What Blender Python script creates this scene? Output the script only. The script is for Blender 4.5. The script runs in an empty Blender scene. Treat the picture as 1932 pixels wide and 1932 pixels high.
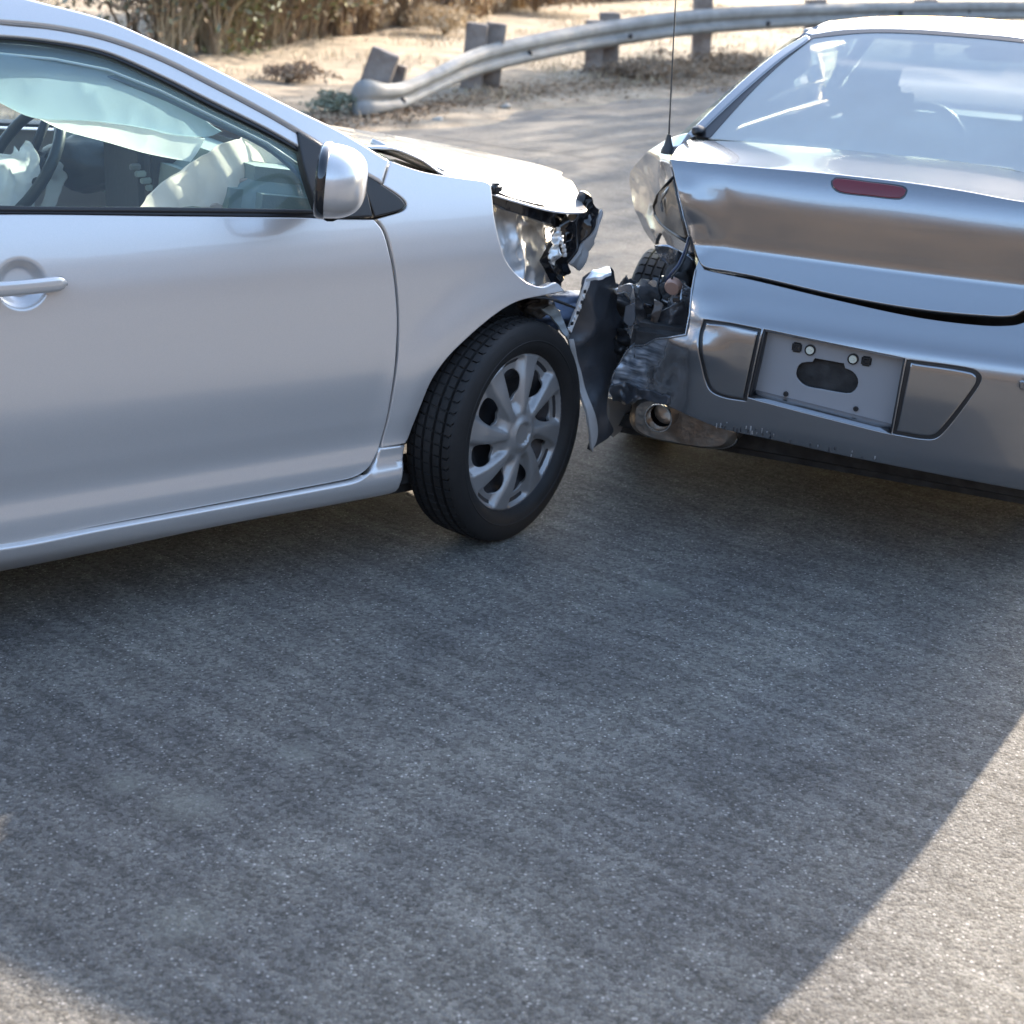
import bpy, bmesh, math, random
import numpy as np
from math import sin, cos, tan, radians, pi, sqrt, atan2, hypot
from mathutils import Vector, Matrix, noise
from mathutils.geometry import delaunay_2d_cdt

random.seed(7); np.random.seed(7)
S = bpy.context.scene
COL = S.collection

# ------------------------------------------------------------------ camera, sky, sun
FPX, PITCH, CAMH, ROLL = 3000.0, .358, 1.64, .055      # focal length in 1932nds of the frame
cam = bpy.data.cameras.new('camera'); camo = bpy.data.objects.new('camera', cam); COL.objects.link(camo)
cam.sensor_width = 36; cam.sensor_fit = 'HORIZONTAL'; cam.lens = 36*FPX/1932
cam.clip_start = .05; cam.clip_end = 900
_f = Vector((0, cos(PITCH), -sin(PITCH))); _r0 = Vector((1, 0, 0)); _u0 = Vector((0, sin(PITCH), cos(PITCH)))
_r = _r0*cos(ROLL)+_u0*sin(ROLL); _u = _u0*cos(ROLL)-_r0*sin(ROLL)
camo.matrix_world = Matrix(((_r.x, _u.x, -_f.x, 0), (_r.y, _u.y, -_f.y, 0), (_r.z, _u.z, -_f.z, CAMH), (0, 0, 0, 1)))
cam.dof.use_dof = True; cam.dof.focus_distance = 3.9; cam.dof.aperture_fstop = 4.6
S.camera = camo

SUN_AZ, SUN_EL = radians(59.3), radians(21.3)          # direction towards the sun (azimuth from +X)
W = bpy.data.worlds.new('World'); S.world = W; W.use_nodes = True
nt = W.node_tree; nt.nodes.clear()
sky = nt.nodes.new('ShaderNodeTexSky'); sky.sky_type = 'NISHITA'; sky.sun_disc = False
sky.sun_elevation = SUN_EL; sky.sun_rotation = pi/2-SUN_AZ; sky.altitude = 300; sky.air_density = 1.0; sky.dust_density = 1.8; sky.ozone_density = .8
bg = nt.nodes.new('ShaderNodeBackground'); bg.inputs[1].default_value = .15
wo = nt.nodes.new('ShaderNodeOutputWorld'); nt.links.new(sky.outputs[0], bg.inputs[0]); nt.links.new(bg.outputs[0], wo.inputs[0])
sl = bpy.data.lights.new('sun', 'SUN'); sl.energy = 4.1; sl.angle = radians(.55); sl.color = (1, .85, .68)
so = bpy.data.objects.new('sun', sl); COL.objects.link(so)
so.rotation_euler = Vector((-cos(SUN_EL)*cos(SUN_AZ), -cos(SUN_EL)*sin(SUN_AZ), -sin(SUN_EL))).to_track_quat('-Z', 'Y').to_euler()
S.view_settings.view_transform = 'Standard'; S.view_settings.look = 'None'
S.view_settings.exposure = 2.36; S.view_settings.gamma = 1.0; S.view_settings.use_curve_mapping = False

# ------------------------------------------------------------------ frames of the two cars
A1, O1 = radians(35.9), (-.50, 4.87)                   # left car: x forward, y to its left, z up, origin under front axle
A2, O2 = radians(67.3), (.827, 4.11)                   # right car: x to its right, y forward, z up, origin under rear bumper
M1 = Matrix.Translation((O1[0], O1[1], 0)) @ Matrix.Rotation(A1, 4, 'Z')
M2 = Matrix.Translation((O2[0], O2[1], 0)) @ Matrix.Rotation(A2-pi/2, 4, 'Z')
I1, I2 = M1.inverted(), M2.inverted()
ID = Matrix.Identity(4)

def ray(px, py, I=ID):
    d = _r*((px-966)/FPX) - _u*((py-966)/FPX) + _f
    o = I @ Vector((0, 0, CAMH)); return o, (I.to_3x3() @ d)
def at(px, py, axis, val, I=ID):                        # sight line met with the plane coordinate[axis] = val
    o, d = ray(px, py, I); t = (val-o[axis])/d[axis]; return o+d*t

# ------------------------------------------------------------------ materials
def mat(name, col=(.5, .5, .5), rough=.5, metal=0, coat=0, coatr=.03, bump=0, bscale=50, var=0, vscale=8, spec=.5, col2=None, ior=1.5, bdist=.01, detail=4):
    m = bpy.data.materials.new(name); m.use_nodes = True; t = m.node_tree; b = t.nodes['Principled BSDF']
    b.inputs['Base Color'].default_value = (*col, 1); b.inputs['Roughness'].default_value = rough
    b.inputs['Metallic'].default_value = metal; b.inputs['Coat Weight'].default_value = coat
    b.inputs['Coat Roughness'].default_value = coatr; b.inputs['IOR'].default_value = ior
    b.inputs['Specular IOR Level'].default_value = spec
    tc = t.nodes.new('ShaderNodeTexCoord')
    if var or col2:
        n = t.nodes.new('ShaderNodeTexNoise'); n.inputs['Scale'].default_value = vscale; n.inputs['Detail'].default_value = 6
        t.links.new(tc.outputs['Object'], n.inputs['Vector'])
        r = t.nodes.new('ShaderNodeValToRGB'); r.color_ramp.elements[0].position = .35; r.color_ramp.elements[1].position = .65
        c2 = col2 or tuple(min(1, c*(1+var)) for c in col); c1 = col if col2 else tuple(c*(1-var) for c in col)
        r.color_ramp.elements[0].color = (*c1, 1); r.color_ramp.elements[1].color = (*c2, 1)
        t.links.new(n.outputs[0], r.inputs[0]); t.links.new(r.outputs[0], b.inputs['Base Color'])
    if bump:
        n = t.nodes.new('ShaderNodeTexNoise'); n.inputs['Scale'].default_value = bscale; n.inputs['Detail'].default_value = detail
        t.links.new(tc.outputs['Object'], n.inputs['Vector'])
        bp = t.nodes.new('ShaderNodeBump'); bp.inputs['Strength'].default_value = bump; bp.inputs['Distance'].default_value = bdist
        t.links.new(n.outputs[0], bp.inputs['Height']); t.links.new(bp.outputs[0], b.inputs['Normal'])
    return m

def paint(name, col, rough=.34, metal=.8, dirt=.1):
    m = mat(name, col, rough, metal, coat=1.0, coatr=.035); t = m.node_tree; b = t.nodes['Principled BSDF']
    tc = t.nodes.new('ShaderNodeTexCoord')
    # metallic flake: tiny tilts of the base layer, clear coat stays smooth
    v = t.nodes.new('ShaderNodeTexVoronoi'); v.inputs['Scale'].default_value = 900; t.links.new(tc.outputs['Object'], v.inputs['Vector'])
    mx = t.nodes.new('ShaderNodeMixRGB'); mx.inputs[0].default_value = .05
    mx.inputs[1].default_value = (*col, 1); t.links.new(v.outputs['Color'], mx.inputs[2])
    hs = t.nodes.new('ShaderNodeHueSaturation'); hs.inputs['Saturation'].default_value = .25; t.links.new(mx.outputs[0], hs.inputs['Color'])
    t.links.new(hs.outputs[0], b.inputs['Base Color'])
    n = t.nodes.new('ShaderNodeTexNoise'); n.inputs['Scale'].default_value = 3.5; n.inputs['Detail'].default_value = 7
    t.links.new(tc.outputs['Object'], n.inputs['Vector'])
    mr = t.nodes.new('ShaderNodeMapRange'); mr.inputs[1].default_value = .35; mr.inputs[2].default_value = .7
    mr.inputs[3].default_value = .03; mr.inputs[4].default_value = .03+dirt*.5
    t.links.new(n.outputs[0], mr.inputs[0]); t.links.new(mr.outputs[0], b.inputs['Coat Roughness'])
    return m

def glass(name, tint=(.72, .82, .82), ior=1.5, rough=.0, haze=.0, haze_col=(.6, .65, .7), thru=.5):
    m = bpy.data.materials.new(name); m.use_nodes = True; t = m.node_tree; t.nodes.clear()
    o = t.nodes.new('ShaderNodeOutputMaterial'); tr = t.nodes.new('ShaderNodeBsdfTransparent'); tr.inputs[0].default_value = (*tint, 1)
    g = t.nodes.new('ShaderNodeBsdfGlossy'); g.inputs['Roughness'].default_value = rough
    f = t.nodes.new('ShaderNodeFresnel'); gm = t.nodes.new('ShaderNodeNewGeometry'); pw = t.nodes.new('ShaderNodeMix'); pw.inputs[2].default_value = ior; pw.inputs[3].default_value = 1/ior; t.links.new(gm.outputs['Backfacing'], pw.inputs[0]); t.links.new(pw.outputs[0], f.inputs[0])
    mx = t.nodes.new('ShaderNodeMixShader'); t.links.new(f.outputs[0], mx.inputs[0]); t.links.new(tr.outputs[0], mx.inputs[1]); t.links.new(g.outputs[0], mx.inputs[2])
    last = mx
    if haze:
        d = t.nodes.new('ShaderNodeBsdfDiffuse'); d.inputs[0].default_value = (*haze_col, 1)
        n = t.nodes.new('ShaderNodeTexNoise'); n.inputs['Scale'].default_value = 6; n.inputs['Detail'].default_value = 3
        tc = t.nodes.new('ShaderNodeTexCoord'); t.links.new(tc.outputs['Object'], n.inputs['Vector'])
        mm = t.nodes.new('ShaderNodeMapRange'); mm.inputs[3].default_value = haze*.9; mm.inputs[4].default_value = haze*1.1; t.links.new(n.outputs[0], mm.inputs[0])
        tl = t.nodes.new('ShaderNodeBsdfTranslucent'); tl.inputs[0].default_value = (*haze_col, 1); dm = t.nodes.new('ShaderNodeMixShader'); dm.inputs[0].default_value = thru; t.links.new(d.outputs[0], dm.inputs[1]); t.links.new(tl.outputs[0], dm.inputs[2])
        m2 = t.nodes.new('ShaderNodeMixShader'); t.links.new(mm.outputs[0], m2.inputs[0]); t.links.new(mx.outputs[0], m2.inputs[1]); t.links.new(dm.outputs[0], m2.inputs[2]); last = m2
    t.links.new(last.outputs[0], o.inputs[0]); return m

SILVER = paint('silver_paint', (.64, .545, .455), rough=.30, metal=.50, dirt=.03)
GREYP = paint('grey_paint', (.195, .20, .22), rough=.19, metal=.85, dirt=.02)
CRUSH1 = mat('creased_silver_sheet', (.74, .75, .75), .34, .35, coat=.6, coatr=.1, bump=.12, bscale=12)
CRUSH2 = mat('creased_grey_sheet', (.36, .37, .385), .22, .75, coat=1, coatr=.05, bump=.12, bscale=7, bdist=.02)
SCUFF = mat('scuffed_grey_bumper', (.16, .175, .19), .36, .35, coat=.4, coatr=.2, bump=.15, bscale=18, col2=(.24, .26, .29), vscale=22)
def cloth_mat(name, col, thru=.45, bump=.4, bscale=12, col2=None):
    m = mat(name, col, .8, bump=bump, bscale=bscale, bdist=.03, col2=col2, vscale=3); t = m.node_tree; b = t.nodes['Principled BSDF']; o = t.nodes['Material Output']
    tl = t.nodes.new('ShaderNodeBsdfTranslucent'); tl.inputs[0].default_value = (*col, 1); mx = t.nodes.new('ShaderNodeMixShader'); mx.inputs[0].default_value = thru
    t.links.new(b.outputs[0], mx.inputs[1]); t.links.new(tl.outputs[0], mx.inputs[2]); t.links.new(mx.outputs[0], o.inputs[0]); return m
BLACK = mat('black_plastic', (.018, .019, .021), .42, bump=.1, bscale=300, bdist=.002)
BLACKG = mat('gloss_black_plastic', (.012, .012, .014), .12, coat=.5)
RUBBER = mat('tyre_rubber', (.008, .0072, .007), .7, bump=.12, bscale=220, var=.25, vscale=20, bdist=.003)
SEAL = mat('window_rubber_seal', (.012, .013, .016), .35)
DARK = mat('engine_bay_dark', (.022, .022, .023), .7, bump=.5, bscale=30, var=.5, vscale=25)
HUB = mat('hubcap_silver', (.31, .305, .30), .40, .5, coat=.4, coatr=.15, bump=.04, bscale=200)
STEEL = mat('dark_steel', (.05, .05, .055), .45, .6, bump=.2)
CHROME = mat('exhaust_steel', (.62, .58, .54), .18, 1, bump=.1, bscale=60, var=.25, vscale=14)
RUST = mat('muffler_steel', (.42, .40, .37), .3, .9, bump=.3, bscale=40, col2=(.27, .20, .15), vscale=9)
BUMPDK = mat('torn_bumper_cover', (.062, .066, .075), .36, .25, coat=.3, coatr=.25, bump=.35, bscale=16, col2=(.035, .037, .042), vscale=11, bdist=.01)
LINER = mat('pale_plastic_strip', (.35, .34, .33), .5, bump=.2)
REDL = mat('brake_light_red', (.13, .004, .008), .25, coat=.25, bump=.15, bscale=400, bdist=.003)
AIRB = cloth_mat('airbag_cloth_blue', (.44, .58, .65), .38, .3, 9)
AIRW = cloth_mat('airbag_cloth_white', (.84, .88, .86), .5)
AIRP = cloth_mat('airbag_cloth_beige', (.82, .76, .70), .4, .4, 7, (.74, .66, .58))
DASH = mat('dashboard_grey', (.24, .30, .29), .6, bump=.1, bscale=200)
DASHK = mat('console_dark', (.03, .032, .034), .45, bump=.1, bscale=90)
CLOTH = mat('seat_cloth', (.17, .17, .175), .85, bump=.3, bscale=400, bdist=.002)
HEADL = mat('headliner_cloth', (.55, .56, .55), .9)
GLASS1 = glass('side_glass', (.85, .90, .90), 1.45, haze=.03, haze_col=(.6, .75, .8), thru=.3)
GLASSW = glass('windscreen_glass', (.8, .88, .86), 1.5)
GLASS2 = glass('rear_glass', (.68, .75, .75), 1.7, .02, haze=.72, haze_col=(.80, .83, .84), thru=.45)  # milky haze colour stands in for the sky mirrored in the rear window
LAMPW = mat('clear_lamp_plastic', (.75, .75, .70), .15, coat=1)
COPPER = mat('bulb_holder_copper', (.42, .26, .20), .45, .3)
PLATEBK = mat('plate_recess_grey', (.30, .31, .33), .42, .25, bump=.06, bscale=300)
MIRRG = mat('mirror_glass', (.8, .8, .8), .02, 1)

# ------------------------------------------------------------------ mesh helpers
def link(name, me, parent=None, m=None):
    o = bpy.data.objects.new(name, me); COL.objects.link(o)
    if m: me.materials.append(m)
    if parent: o.parent = parent
    return o
def mesh(name, v, f, m, parent=None, smooth=True, normals=None):
    me = bpy.data.meshes.new(name); me.from_pydata([tuple(p) for p in v], [], f); me.update()
    if smooth: me.polygons.foreach_set('use_smooth', [True]*len(me.polygons))
    if normals is not None: me.normals_split_custom_set_from_vertices([tuple(n) for n in normals])
    return link(name, me, parent, m)
def recalc(me):
    bm = bmesh.new(); bm.from_mesh(me); bmesh.ops.recalc_face_normals(bm, faces=bm.faces); bm.to_mesh(me); bm.free()
def empty(name, M, label, cat):
    o = bpy.data.objects.new(name, None); COL.objects.link(o); o.matrix_world = M; o['label'] = label; o['category'] = cat
    return o
def tag(o, label=None, cat=None, group=None, kind=None):
    if label: o['label'] = label
    if cat: o['category'] = cat
    if group: o['group'] = group
    if kind: o['kind'] = kind
    return o

def pchip(xs, ys):
    xs = list(xs); ys = list(ys); n = len(xs); h = [xs[i+1]-xs[i] for i in range(n-1)]; d = [(ys[i+1]-ys[i])/h[i] for i in range(n-1)]
    m = [d[0]]+[0 if d[i-1]*d[i] <= 0 else 2*d[i-1]*d[i]/(d[i-1]+d[i]) for i in range(1, n-1)]+[d[-1]]
    def f(x):
        if x <= xs[0]: return ys[0]+m[0]*(x-xs[0])
        if x >= xs[-1]: return ys[-1]+m[-1]*(x-xs[-1])
        i = 0
        while x > xs[i+1]: i += 1
        t = (x-xs[i])/h[i]; a = 2*t**3-3*t*t+1; b = t**3-2*t*t+t; c = -2*t**3+3*t*t; e = t**3-t*t
        return a*ys[i]+b*h[i]*m[i]+c*ys[i+1]+e*h[i]*m[i+1]
    return f
def ss(a, b, x):
    t = max(0, min(1, (x-a)/(b-a))); return t*t*(3-2*t)

class Surf:
    """a smooth sheet: coordinate[axis] = f(the two others), in a car's own frame"""
    def __init__(s, axis, f, I=ID, sign=-1, start=0.0):
        s.axis, s.f, s.I, s.sign, s.start = axis, f, I, sign, start
    def P(s, a, b):
        c = s.f(a, b)
        return Vector((c, a, b)) if s.axis == 0 else Vector((a, c, b)) if s.axis == 1 else Vector((a, b, c))
    def N(s, a, b, e=.004):
        da = s.P(a+e, b)-s.P(a-e, b); db = s.P(a, b+e)-s.P(a, b-e); n = da.cross(db).normalized()
        return n if n[s.axis]*s.sign > 0 else -n
    def ab(s, p):
        return (p.y, p.z) if s.axis == 0 else (p.x, p.z) if s.axis == 1 else (p.x, p.y)
    def hit(s, px, py):
        o, d = ray(px, py, s.I); t = (s.start-o[s.axis])/d[s.axis]
        def G(t):
            p = o+d*t; return p[s.axis]-s.f(*s.ab(p))
        t0, t1 = t, t+.05; g0, g1 = G(t0), G(t1)
        for _ in range(30):
            if abs(g1-g0) < 1e-9: break
            t2 = t1-g1*(t1-t0)/(g1-g0); t2 = max(t1-.5, min(t1+.5, t2)); t0, g0, t1 = t1, g1, t2; g1 = G(t1)
            if abs(g1) < 1e-6: break
        return s.ab(o+d*t1)

def curve(pts, closed=True, seg=.03, maxn=14):
    """spline through 2-D points; a third element marks a corner"""
    P = [Vector((p[0], p[1])) for p in pts]; C = [len(p) > 2 for p in pts]; n = len(P); out = []
    rng = range(n if closed else n-1)
    for i in rng:
        j = (i+1) % n; h = (i-1) % n; k = (j+1) % n; L = (P[j]-P[i]).length
        ti = (P[j]-P[i]) if (C[i] or (not closed and i == 0)) else (P[j]-P[h])*L/max(1e-9, (P[j]-P[i]).length+(P[i]-P[h]).length)
        tj = (P[j]-P[i]) if (C[j] or (not closed and j == n-1)) else (P[k]-P[i])*L/max(1e-9, (P[k]-P[j]).length+(P[j]-P[i]).length)
        m = max(1, min(maxn, int(L/seg+.999)))
        for q in range(m):
            t = q/m; out.append(P[i]*(2*t**3-3*t*t+1)+ti*(t**3-2*t*t+t)+P[j]*(-2*t**3+3*t*t)+tj*(t**3-t*t))
    if not closed: out.append(P[-1])
    return out
def area(p): return sum(p[i][0]*p[(i+1) % len(p)][1]-p[(i+1) % len(p)][0]*p[i][1] for i in range(len(p)))/2
def outn(ring):
    n = len(ring); s = 1 if area(ring) > 0 else -1; r = []
    for i in range(n):
        a = ring[i]-ring[i-1]; b = ring[(i+1) % n]-ring[i]
        na = Vector((a.y, -a.x)); nb = Vector((b.y, -b.x))
        if na.length > 0: na.normalize()
        if nb.length > 0: nb.normalize()
        v = na+nb; v = v.normalized() if v.length > 1e-6 else nb; r.append(v*s)
    return r
def inside(poly, X, Y):
    x = np.asarray(X); y = np.asarray(Y); c = np.zeros(x.shape, bool); n = len(poly)
    for i in range(n):
        x1, y1 = poly[i]; x2, y2 = poly[i-1]
        if y1 == y2: continue
        k = ((y1 > y) != (y2 > y)) & (x < (x2-x1)*(y-y1)/(y2-y1)+x1); c ^= k
    return c
def dist_ring(poly, X, Y):
    d = np.full(X.shape, 1e9); n = len(poly)
    for i in range(n):
        ax, ay = poly[i-1]; bx, by = poly[i]; vx, vy = bx-ax, by-ay; L = vx*vx+vy*vy+1e-18
        t = np.clip(((X-ax)*vx+(Y-ay)*vy)/L, 0, 1); d = np.minimum(d, np.hypot(X-ax-t*vx, Y-ay-t*vy))
    return d

def panel(name, out, surf, m, parent, step=.03, lip=.003, depth=.018, holes=(), px=True, off=0, seg=None, extra=None):
    """a sheet-metal panel: outline traced on a curved surface, rounded edge, folded return flange"""
    def conv(pts):
        r = []
        for p in pts:
            if isinstance(p[0], str): r.append(tuple(p[1:]))
            elif px: r.append((*surf.hit(p[0], p[1]), *p[2:]))
            else: r.append(p)
        return curve(r, True, seg or step*.8)
    rings = [conv(out)]+[conv(h) for h in holes]
    outer = rings[0]; V = []; E = []; segs = []; meta = []
    for k, r in enumerate(rings):
        nn = outn(r)
        if k: nn = [-v for v in nn]
        ins = [r[i]-nn[i]*lip for i in range(len(r))]
        b = len(V); V += ins; n = len(ins); E += [(b+i, b+(i+1) % n) for i in range(n)]; segs.append((b, n)); meta.append((r, nn, ins))
    xs = [p.x for p in outer]; ys = [p.y for p in outer]
    gx, gy = np.meshgrid(np.arange(min(xs), max(xs), step), np.arange(min(ys), max(ys), step)); gx[::2] += step*.5
    gx = gx.ravel(); gy = gy.ravel(); keep = inside(meta[0][2], gx, gy) & (dist_ring(meta[0][2], gx, gy) > step*.45)
    for q in meta[1:]: keep &= ~inside(q[2], gx, gy) & (dist_ring(q[2], gx, gy) > step*.45)
    if extra:
        (ex, ey, er, pts) = extra; keep &= np.hypot(gx-ex, gy-ey) > er; pin = inside(meta[0][2], np.array([p[0] for p in pts]), np.array([p[1] for p in pts]))
        V += [Vector(p) for p, k in zip(pts, pin) if k]
    V += [Vector((float(a), float(c))) for a, c in zip(gx[keep], gy[keep])]
    vo, eo, fo, ov, _, _ = delaunay_2d_cdt(V, E, [], 0, 1e-6)
    cx = np.array([sum(vo[i].x for i in f)/len(f) for f in fo]); cy = np.array([sum(vo[i].y for i in f)/len(f) for f in fo])
    ok = inside(meta[0][2], cx, cy)
    for q in meta[1:]: ok &= ~inside(q[2], cx, cy)
    back = {}
    for i, lst in enumerate(ov):
        for j in lst: back[j] = i
    P3, N3 = [], []
    for p in vo:
        n = surf.N(p.x, p.y); P3.append(surf.P(p.x, p.y)+n*off); N3.append(n)
    F = [tuple(f) for f, o in zip(fo, ok) if o]
    # orientation
    if F:
        f = F[0]; nf = (P3[f[1]]-P3[f[0]]).cross(P3[f[2]]-P3[f[0]])
        if nf.dot(N3[f[0]]) < 0: F = [g[::-1] for g in F]
    for k, (r, nn, ins) in enumerate(meta):
        b, n = segs[k]; idx = [back.get(b+i, b+i) for i in range(n)]
        prev = idx
        for lvl in range(3):
            cur = []
            for i in range(n):
                nrm = surf.N(r[i].x, r[i].y); e = .004
                tout = (surf.P(r[i].x+nn[i].x*e, r[i].y+nn[i].y*e)-surf.P(r[i].x, r[i].y)).normalized()
                base = surf.P(r[i].x, r[i].y)+nrm*off
                dd = (lip*.3, lip, depth)[lvl]
                if lvl == 0: base = base-tout*lip*.3
                P3.append(base-nrm*dd); N3.append((nrm+tout*.7).normalized() if lvl == 0 else (tout*1.0+nrm*.25).normalized() if lvl == 1 else tout); cur.append(len(P3)-1)
            for i in range(n):
                j = (i+1) % n; q = (prev[i], prev[j], cur[j], cur[i])
                if len(set(q)) < 4: continue
                nf = (P3[q[1]]-P3[q[0]]).cross(P3[q[3]]-P3[q[0]])
                F.append(q if nf.dot(N3[q[2]]) > 0 else q[::-1])
            prev = cur
    return mesh(name, P3, F, m, parent, True, N3)

def prism(name, pts, thick, m, parent, bevel=.002, smooth=False, n_axis=None):
    """closed polygon of 3-D points given real thickness along its normal"""
    bm = bmesh.new(); vs = [bm.verts.new(p) for p in pts]; f = bm.faces.new(vs); bm.normal_update(); n = f.normal.copy()
    if n_axis is not None and n.dot(n_axis) < 0: n = -n
    r = bmesh.ops.extrude_face_region(bm, geom=[f]); bmesh.ops.translate(bm, vec=-n*thick, verts=[g for g in r['geom'] if isinstance(g, bmesh.types.BMVert)])
    bmesh.ops.recalc_face_normals(bm, faces=bm.faces)
    if bevel: bmesh.ops.bevel(bm, geom=list(bm.edges), offset=bevel, segments=2, affect='EDGES')
    me = bpy.data.meshes.new(name); bm.to_mesh(me); bm.free()
    if smooth: me.polygons.foreach_set('use_smooth', [True]*len(me.polygons))
    return link(name, me, parent, m)
def box(name, c, s, m, parent, bevel=.01, rot=None, seg=3):
    bm = bmesh.new(); bmesh.ops.create_cube(bm, size=1); bmesh.ops.scale(bm, vec=s, verts=bm.verts)
    if bevel: bmesh.ops.bevel(bm, geom=list(bm.edges), offset=bevel, segments=seg, affect='EDGES')
    if rot: bmesh.ops.rotate(bm, matrix=rot.to_matrix(), verts=bm.verts)
    bmesh.ops.translate(bm, vec=c, verts=bm.verts)
    me = bpy.data.meshes.new(name); bm.to_mesh(me); bm.free(); me.polygons.foreach_set('use_smooth', [True]*len(me.polygons))
    try: me.set_sharp_from_angle(angle=radians(40))
    except Exception: pass
    return link(name, me, parent, m)
def tube(name, pts, r, m, parent, seg=10, closed=False, flat=1.0):
    pts = [Vector(p) for p in pts]; n = len(pts); V = []; F = []; up = Vector((0, 0, 1)); 
    rr = r if isinstance(r, (list, tuple)) else [r]*n
    for i, p in enumerate(pts):
        a = pts[(i-1) % n] if (closed or i > 0) else p; b = pts[(i+1) % n] if (closed or i < n-1) else p
        t = (b-a).normalized(); u = t.cross(up); u = u.normalized() if u.length > .05 else t.cross(Vector((1, 0, 0))).normalized(); w = u.cross(t)
        for k in range(seg): V.append(p+(u*cos(2*pi*k/seg)*flat+w*sin(2*pi*k/seg))*rr[i])
    for i in range(n if closed else n-1):
        j = (i+1) % n
        for k in range(seg): F.append((i*seg+k, i*seg+(k+1) % seg, j*seg+(k+1) % seg, j*seg+k))
    if not closed: F.append(tuple(range(seg))); F.append(tuple((n-1)*seg+k for k in range(seg)))
    o = mesh(name, V, F, m, parent); recalc(o.data); return o
def grid(name, rows, m, parent, thick=0, smooth=True):
    V = [p for r in rows for p in r]; c = len(rows[0]); F = []
    for i in range(len(rows)-1):
        for j in range(c-1): F.append((i*c+j, i*c+j+1, (i+1)*c+j+1, (i+1)*c+j))
    o = mesh(name, V, F, m, parent, smooth)
    if thick:
        md = o.modifiers.new('thickness', 'SOLIDIFY'); md.thickness = thick; md.offset = -1
    return o
def lathe(name, prof, M, m, parent, seg=48, rfun=None, closed=False):
    V = []; F = []; n = len(prof)
    for s in range(seg):
        a = 2*pi*s/seg
        for (r, h) in prof:
            rr = rfun(r, h, a) if rfun else r
            V.append(M @ Vector((rr*cos(a), rr*sin(a), h)))
    for s in range(seg):
        t = (s+1) % seg
        for i in range(n-1+(1 if closed else 0)): 
            j = (i+1) % n; F.append((s*n+i, s*n+j, t*n+j, t*n+i))
    o = mesh(name, V, F, m, parent); recalc(o.data)
    try: o.data.set_sharp_from_angle(angle=radians(50))
    except Exception: pass
    return o
def blob(name, c, s, m, parent, seed=0, amp=.3, freq=8, sub=4, rot=None):
    bm = bmesh.new(); bmesh.ops.create_icosphere(bm, subdivisions=sub, radius=1)
    for v in bm.verts:
        q = v.co*1.0; k = noise.noise(q*freq*.2+Vector((seed*7.3, 0, 0)))+.5*noise.noise(q*freq*.5+Vector((0, seed*3.1, 0)))
        v.co = v.co*(1+amp*k)
        v.co = Vector((v.co.x*s[0], v.co.y*s[1], v.co.z*s[2]))
        if rot: v.co = rot.to_matrix() @ v.co
        v.co += Vector(c)
    me = bpy.data.meshes.new(name); bm.to_mesh(me); bm.free(); me.polygons.foreach_set('use_smooth', [True]*len(me.polygons))
    return link(name, me, parent, m)
def fold(a, b, f, s=0):
    v = noise.noise(Vector((a*f, b*f, s))); w = noise.noise(Vector((a*f*2.3+5, b*f*2.3, s+4)))
    return (1-abs(v)*2.4)*.7+(1-abs(w)*2.2)*.3-.5

exec_parts = []
# ================================================================== LEFT CAR (silver, front end smashed)
C1 = empty('parked_car', M1, 'silver sedan on the left with crumpled bonnet, deployed airbags and black door mirror', 'car')
C1.name = 'silver_car'
_hz = pchip([.10, .17, .24, .29, .345, .42, .55, .68, .80, .86, .91, .96, 1.05, 1.20, 1.32, 1.38, 1.46],
            [.80, .845, .858, .860, .853, .862, .874, .868, .858, .846, .832, .815, .780, .715, .660, .626, .56])
_taper = pchip([-3.9, -3.2, -2.4, -1.6, -.6, -.2, .2, .6, 1.0], [.20, .085, .02, 0, 0, .006, .026, .09, .25])
def hw1(x, z):
    v = _hz(z)-_taper(x)
    r = hypot(x, z-.316)                                   # soft lip round the wheel arch
    v += .012*ss(.50, .375, r)*(1 if z < .8 else 0)*ss(.85, .6, z)
    return v
HANDLE = Surf(1, lambda x, z: -hw1(x, z), I1, -1, -.87).hit(41, 537)
def side1(x, z):
    d = hypot((x-HANDLE[0])/1.0, (z-HANDLE[1])/.92)
    return -(hw1(x, z)-.022*ss(.062, .030, d))
SIDE = Surf(1, side1, I1, -1, -.87)
front_off = lambda x, z: -(hw1(x, z)) + 0
# --- doors
B = -1.535
door = [(706, 414, 1), (722, 435), (735, 478), (745, 535), (750, 600), (748, 660), (742, 722), (732, 782), (717, 840), (705, 868), (690, 888), (670, 900), (640, 908), (400, 953), (200, 990), (0, 1029),
        ('L', B, .268, 1), ('L', B-.02, .6), ('L', B, .985, 1), (0, 404), (300, 407), (560, 410)]
DOOR = panel('front_door', door, SIDE, SILVER, C1, step=.0125, lip=.004, depth=.03, extra=(HANDLE[0], HANDLE[1], .078, [(HANDLE[0]+.0026*k*cos(a), HANDLE[1]+.0026*k*sin(a)) for k in range(0, 28) for a in [2*pi*i/max(1, 6*min(k, 12)) for i in range(max(1, 6*min(k, 12)))]]))
rocker_h = pchip([.10, .15, .18, .215, .25, .272, .285, .31, .40], [.76, .80, .838, .868, .878, .876, .868, .864, .862])
ROCK = Surf(1, lambda x, z: -(rocker_h(z)-_taper(x)+.006*ss(.3, .4, z)), I1, -1, -.87)
panel('rocker_panel', [('L', -2.22, .292, 1), ('L', -1.9, .292), (0, 1036), (200, 998), (400, 961), (640, 916), (676, 907), (695, 893), (709, 872), (717, 847, 1), (765, 840, 1), (762, 877), (757, 912), (748, 928), (724, 936), (400, 997), (0, 1080), ('L', -1.9, .165), ('L', -2.22, .165, 1)],
      ROCK, SILVER, C1, step=.02, lip=.006, depth=.05)
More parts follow.
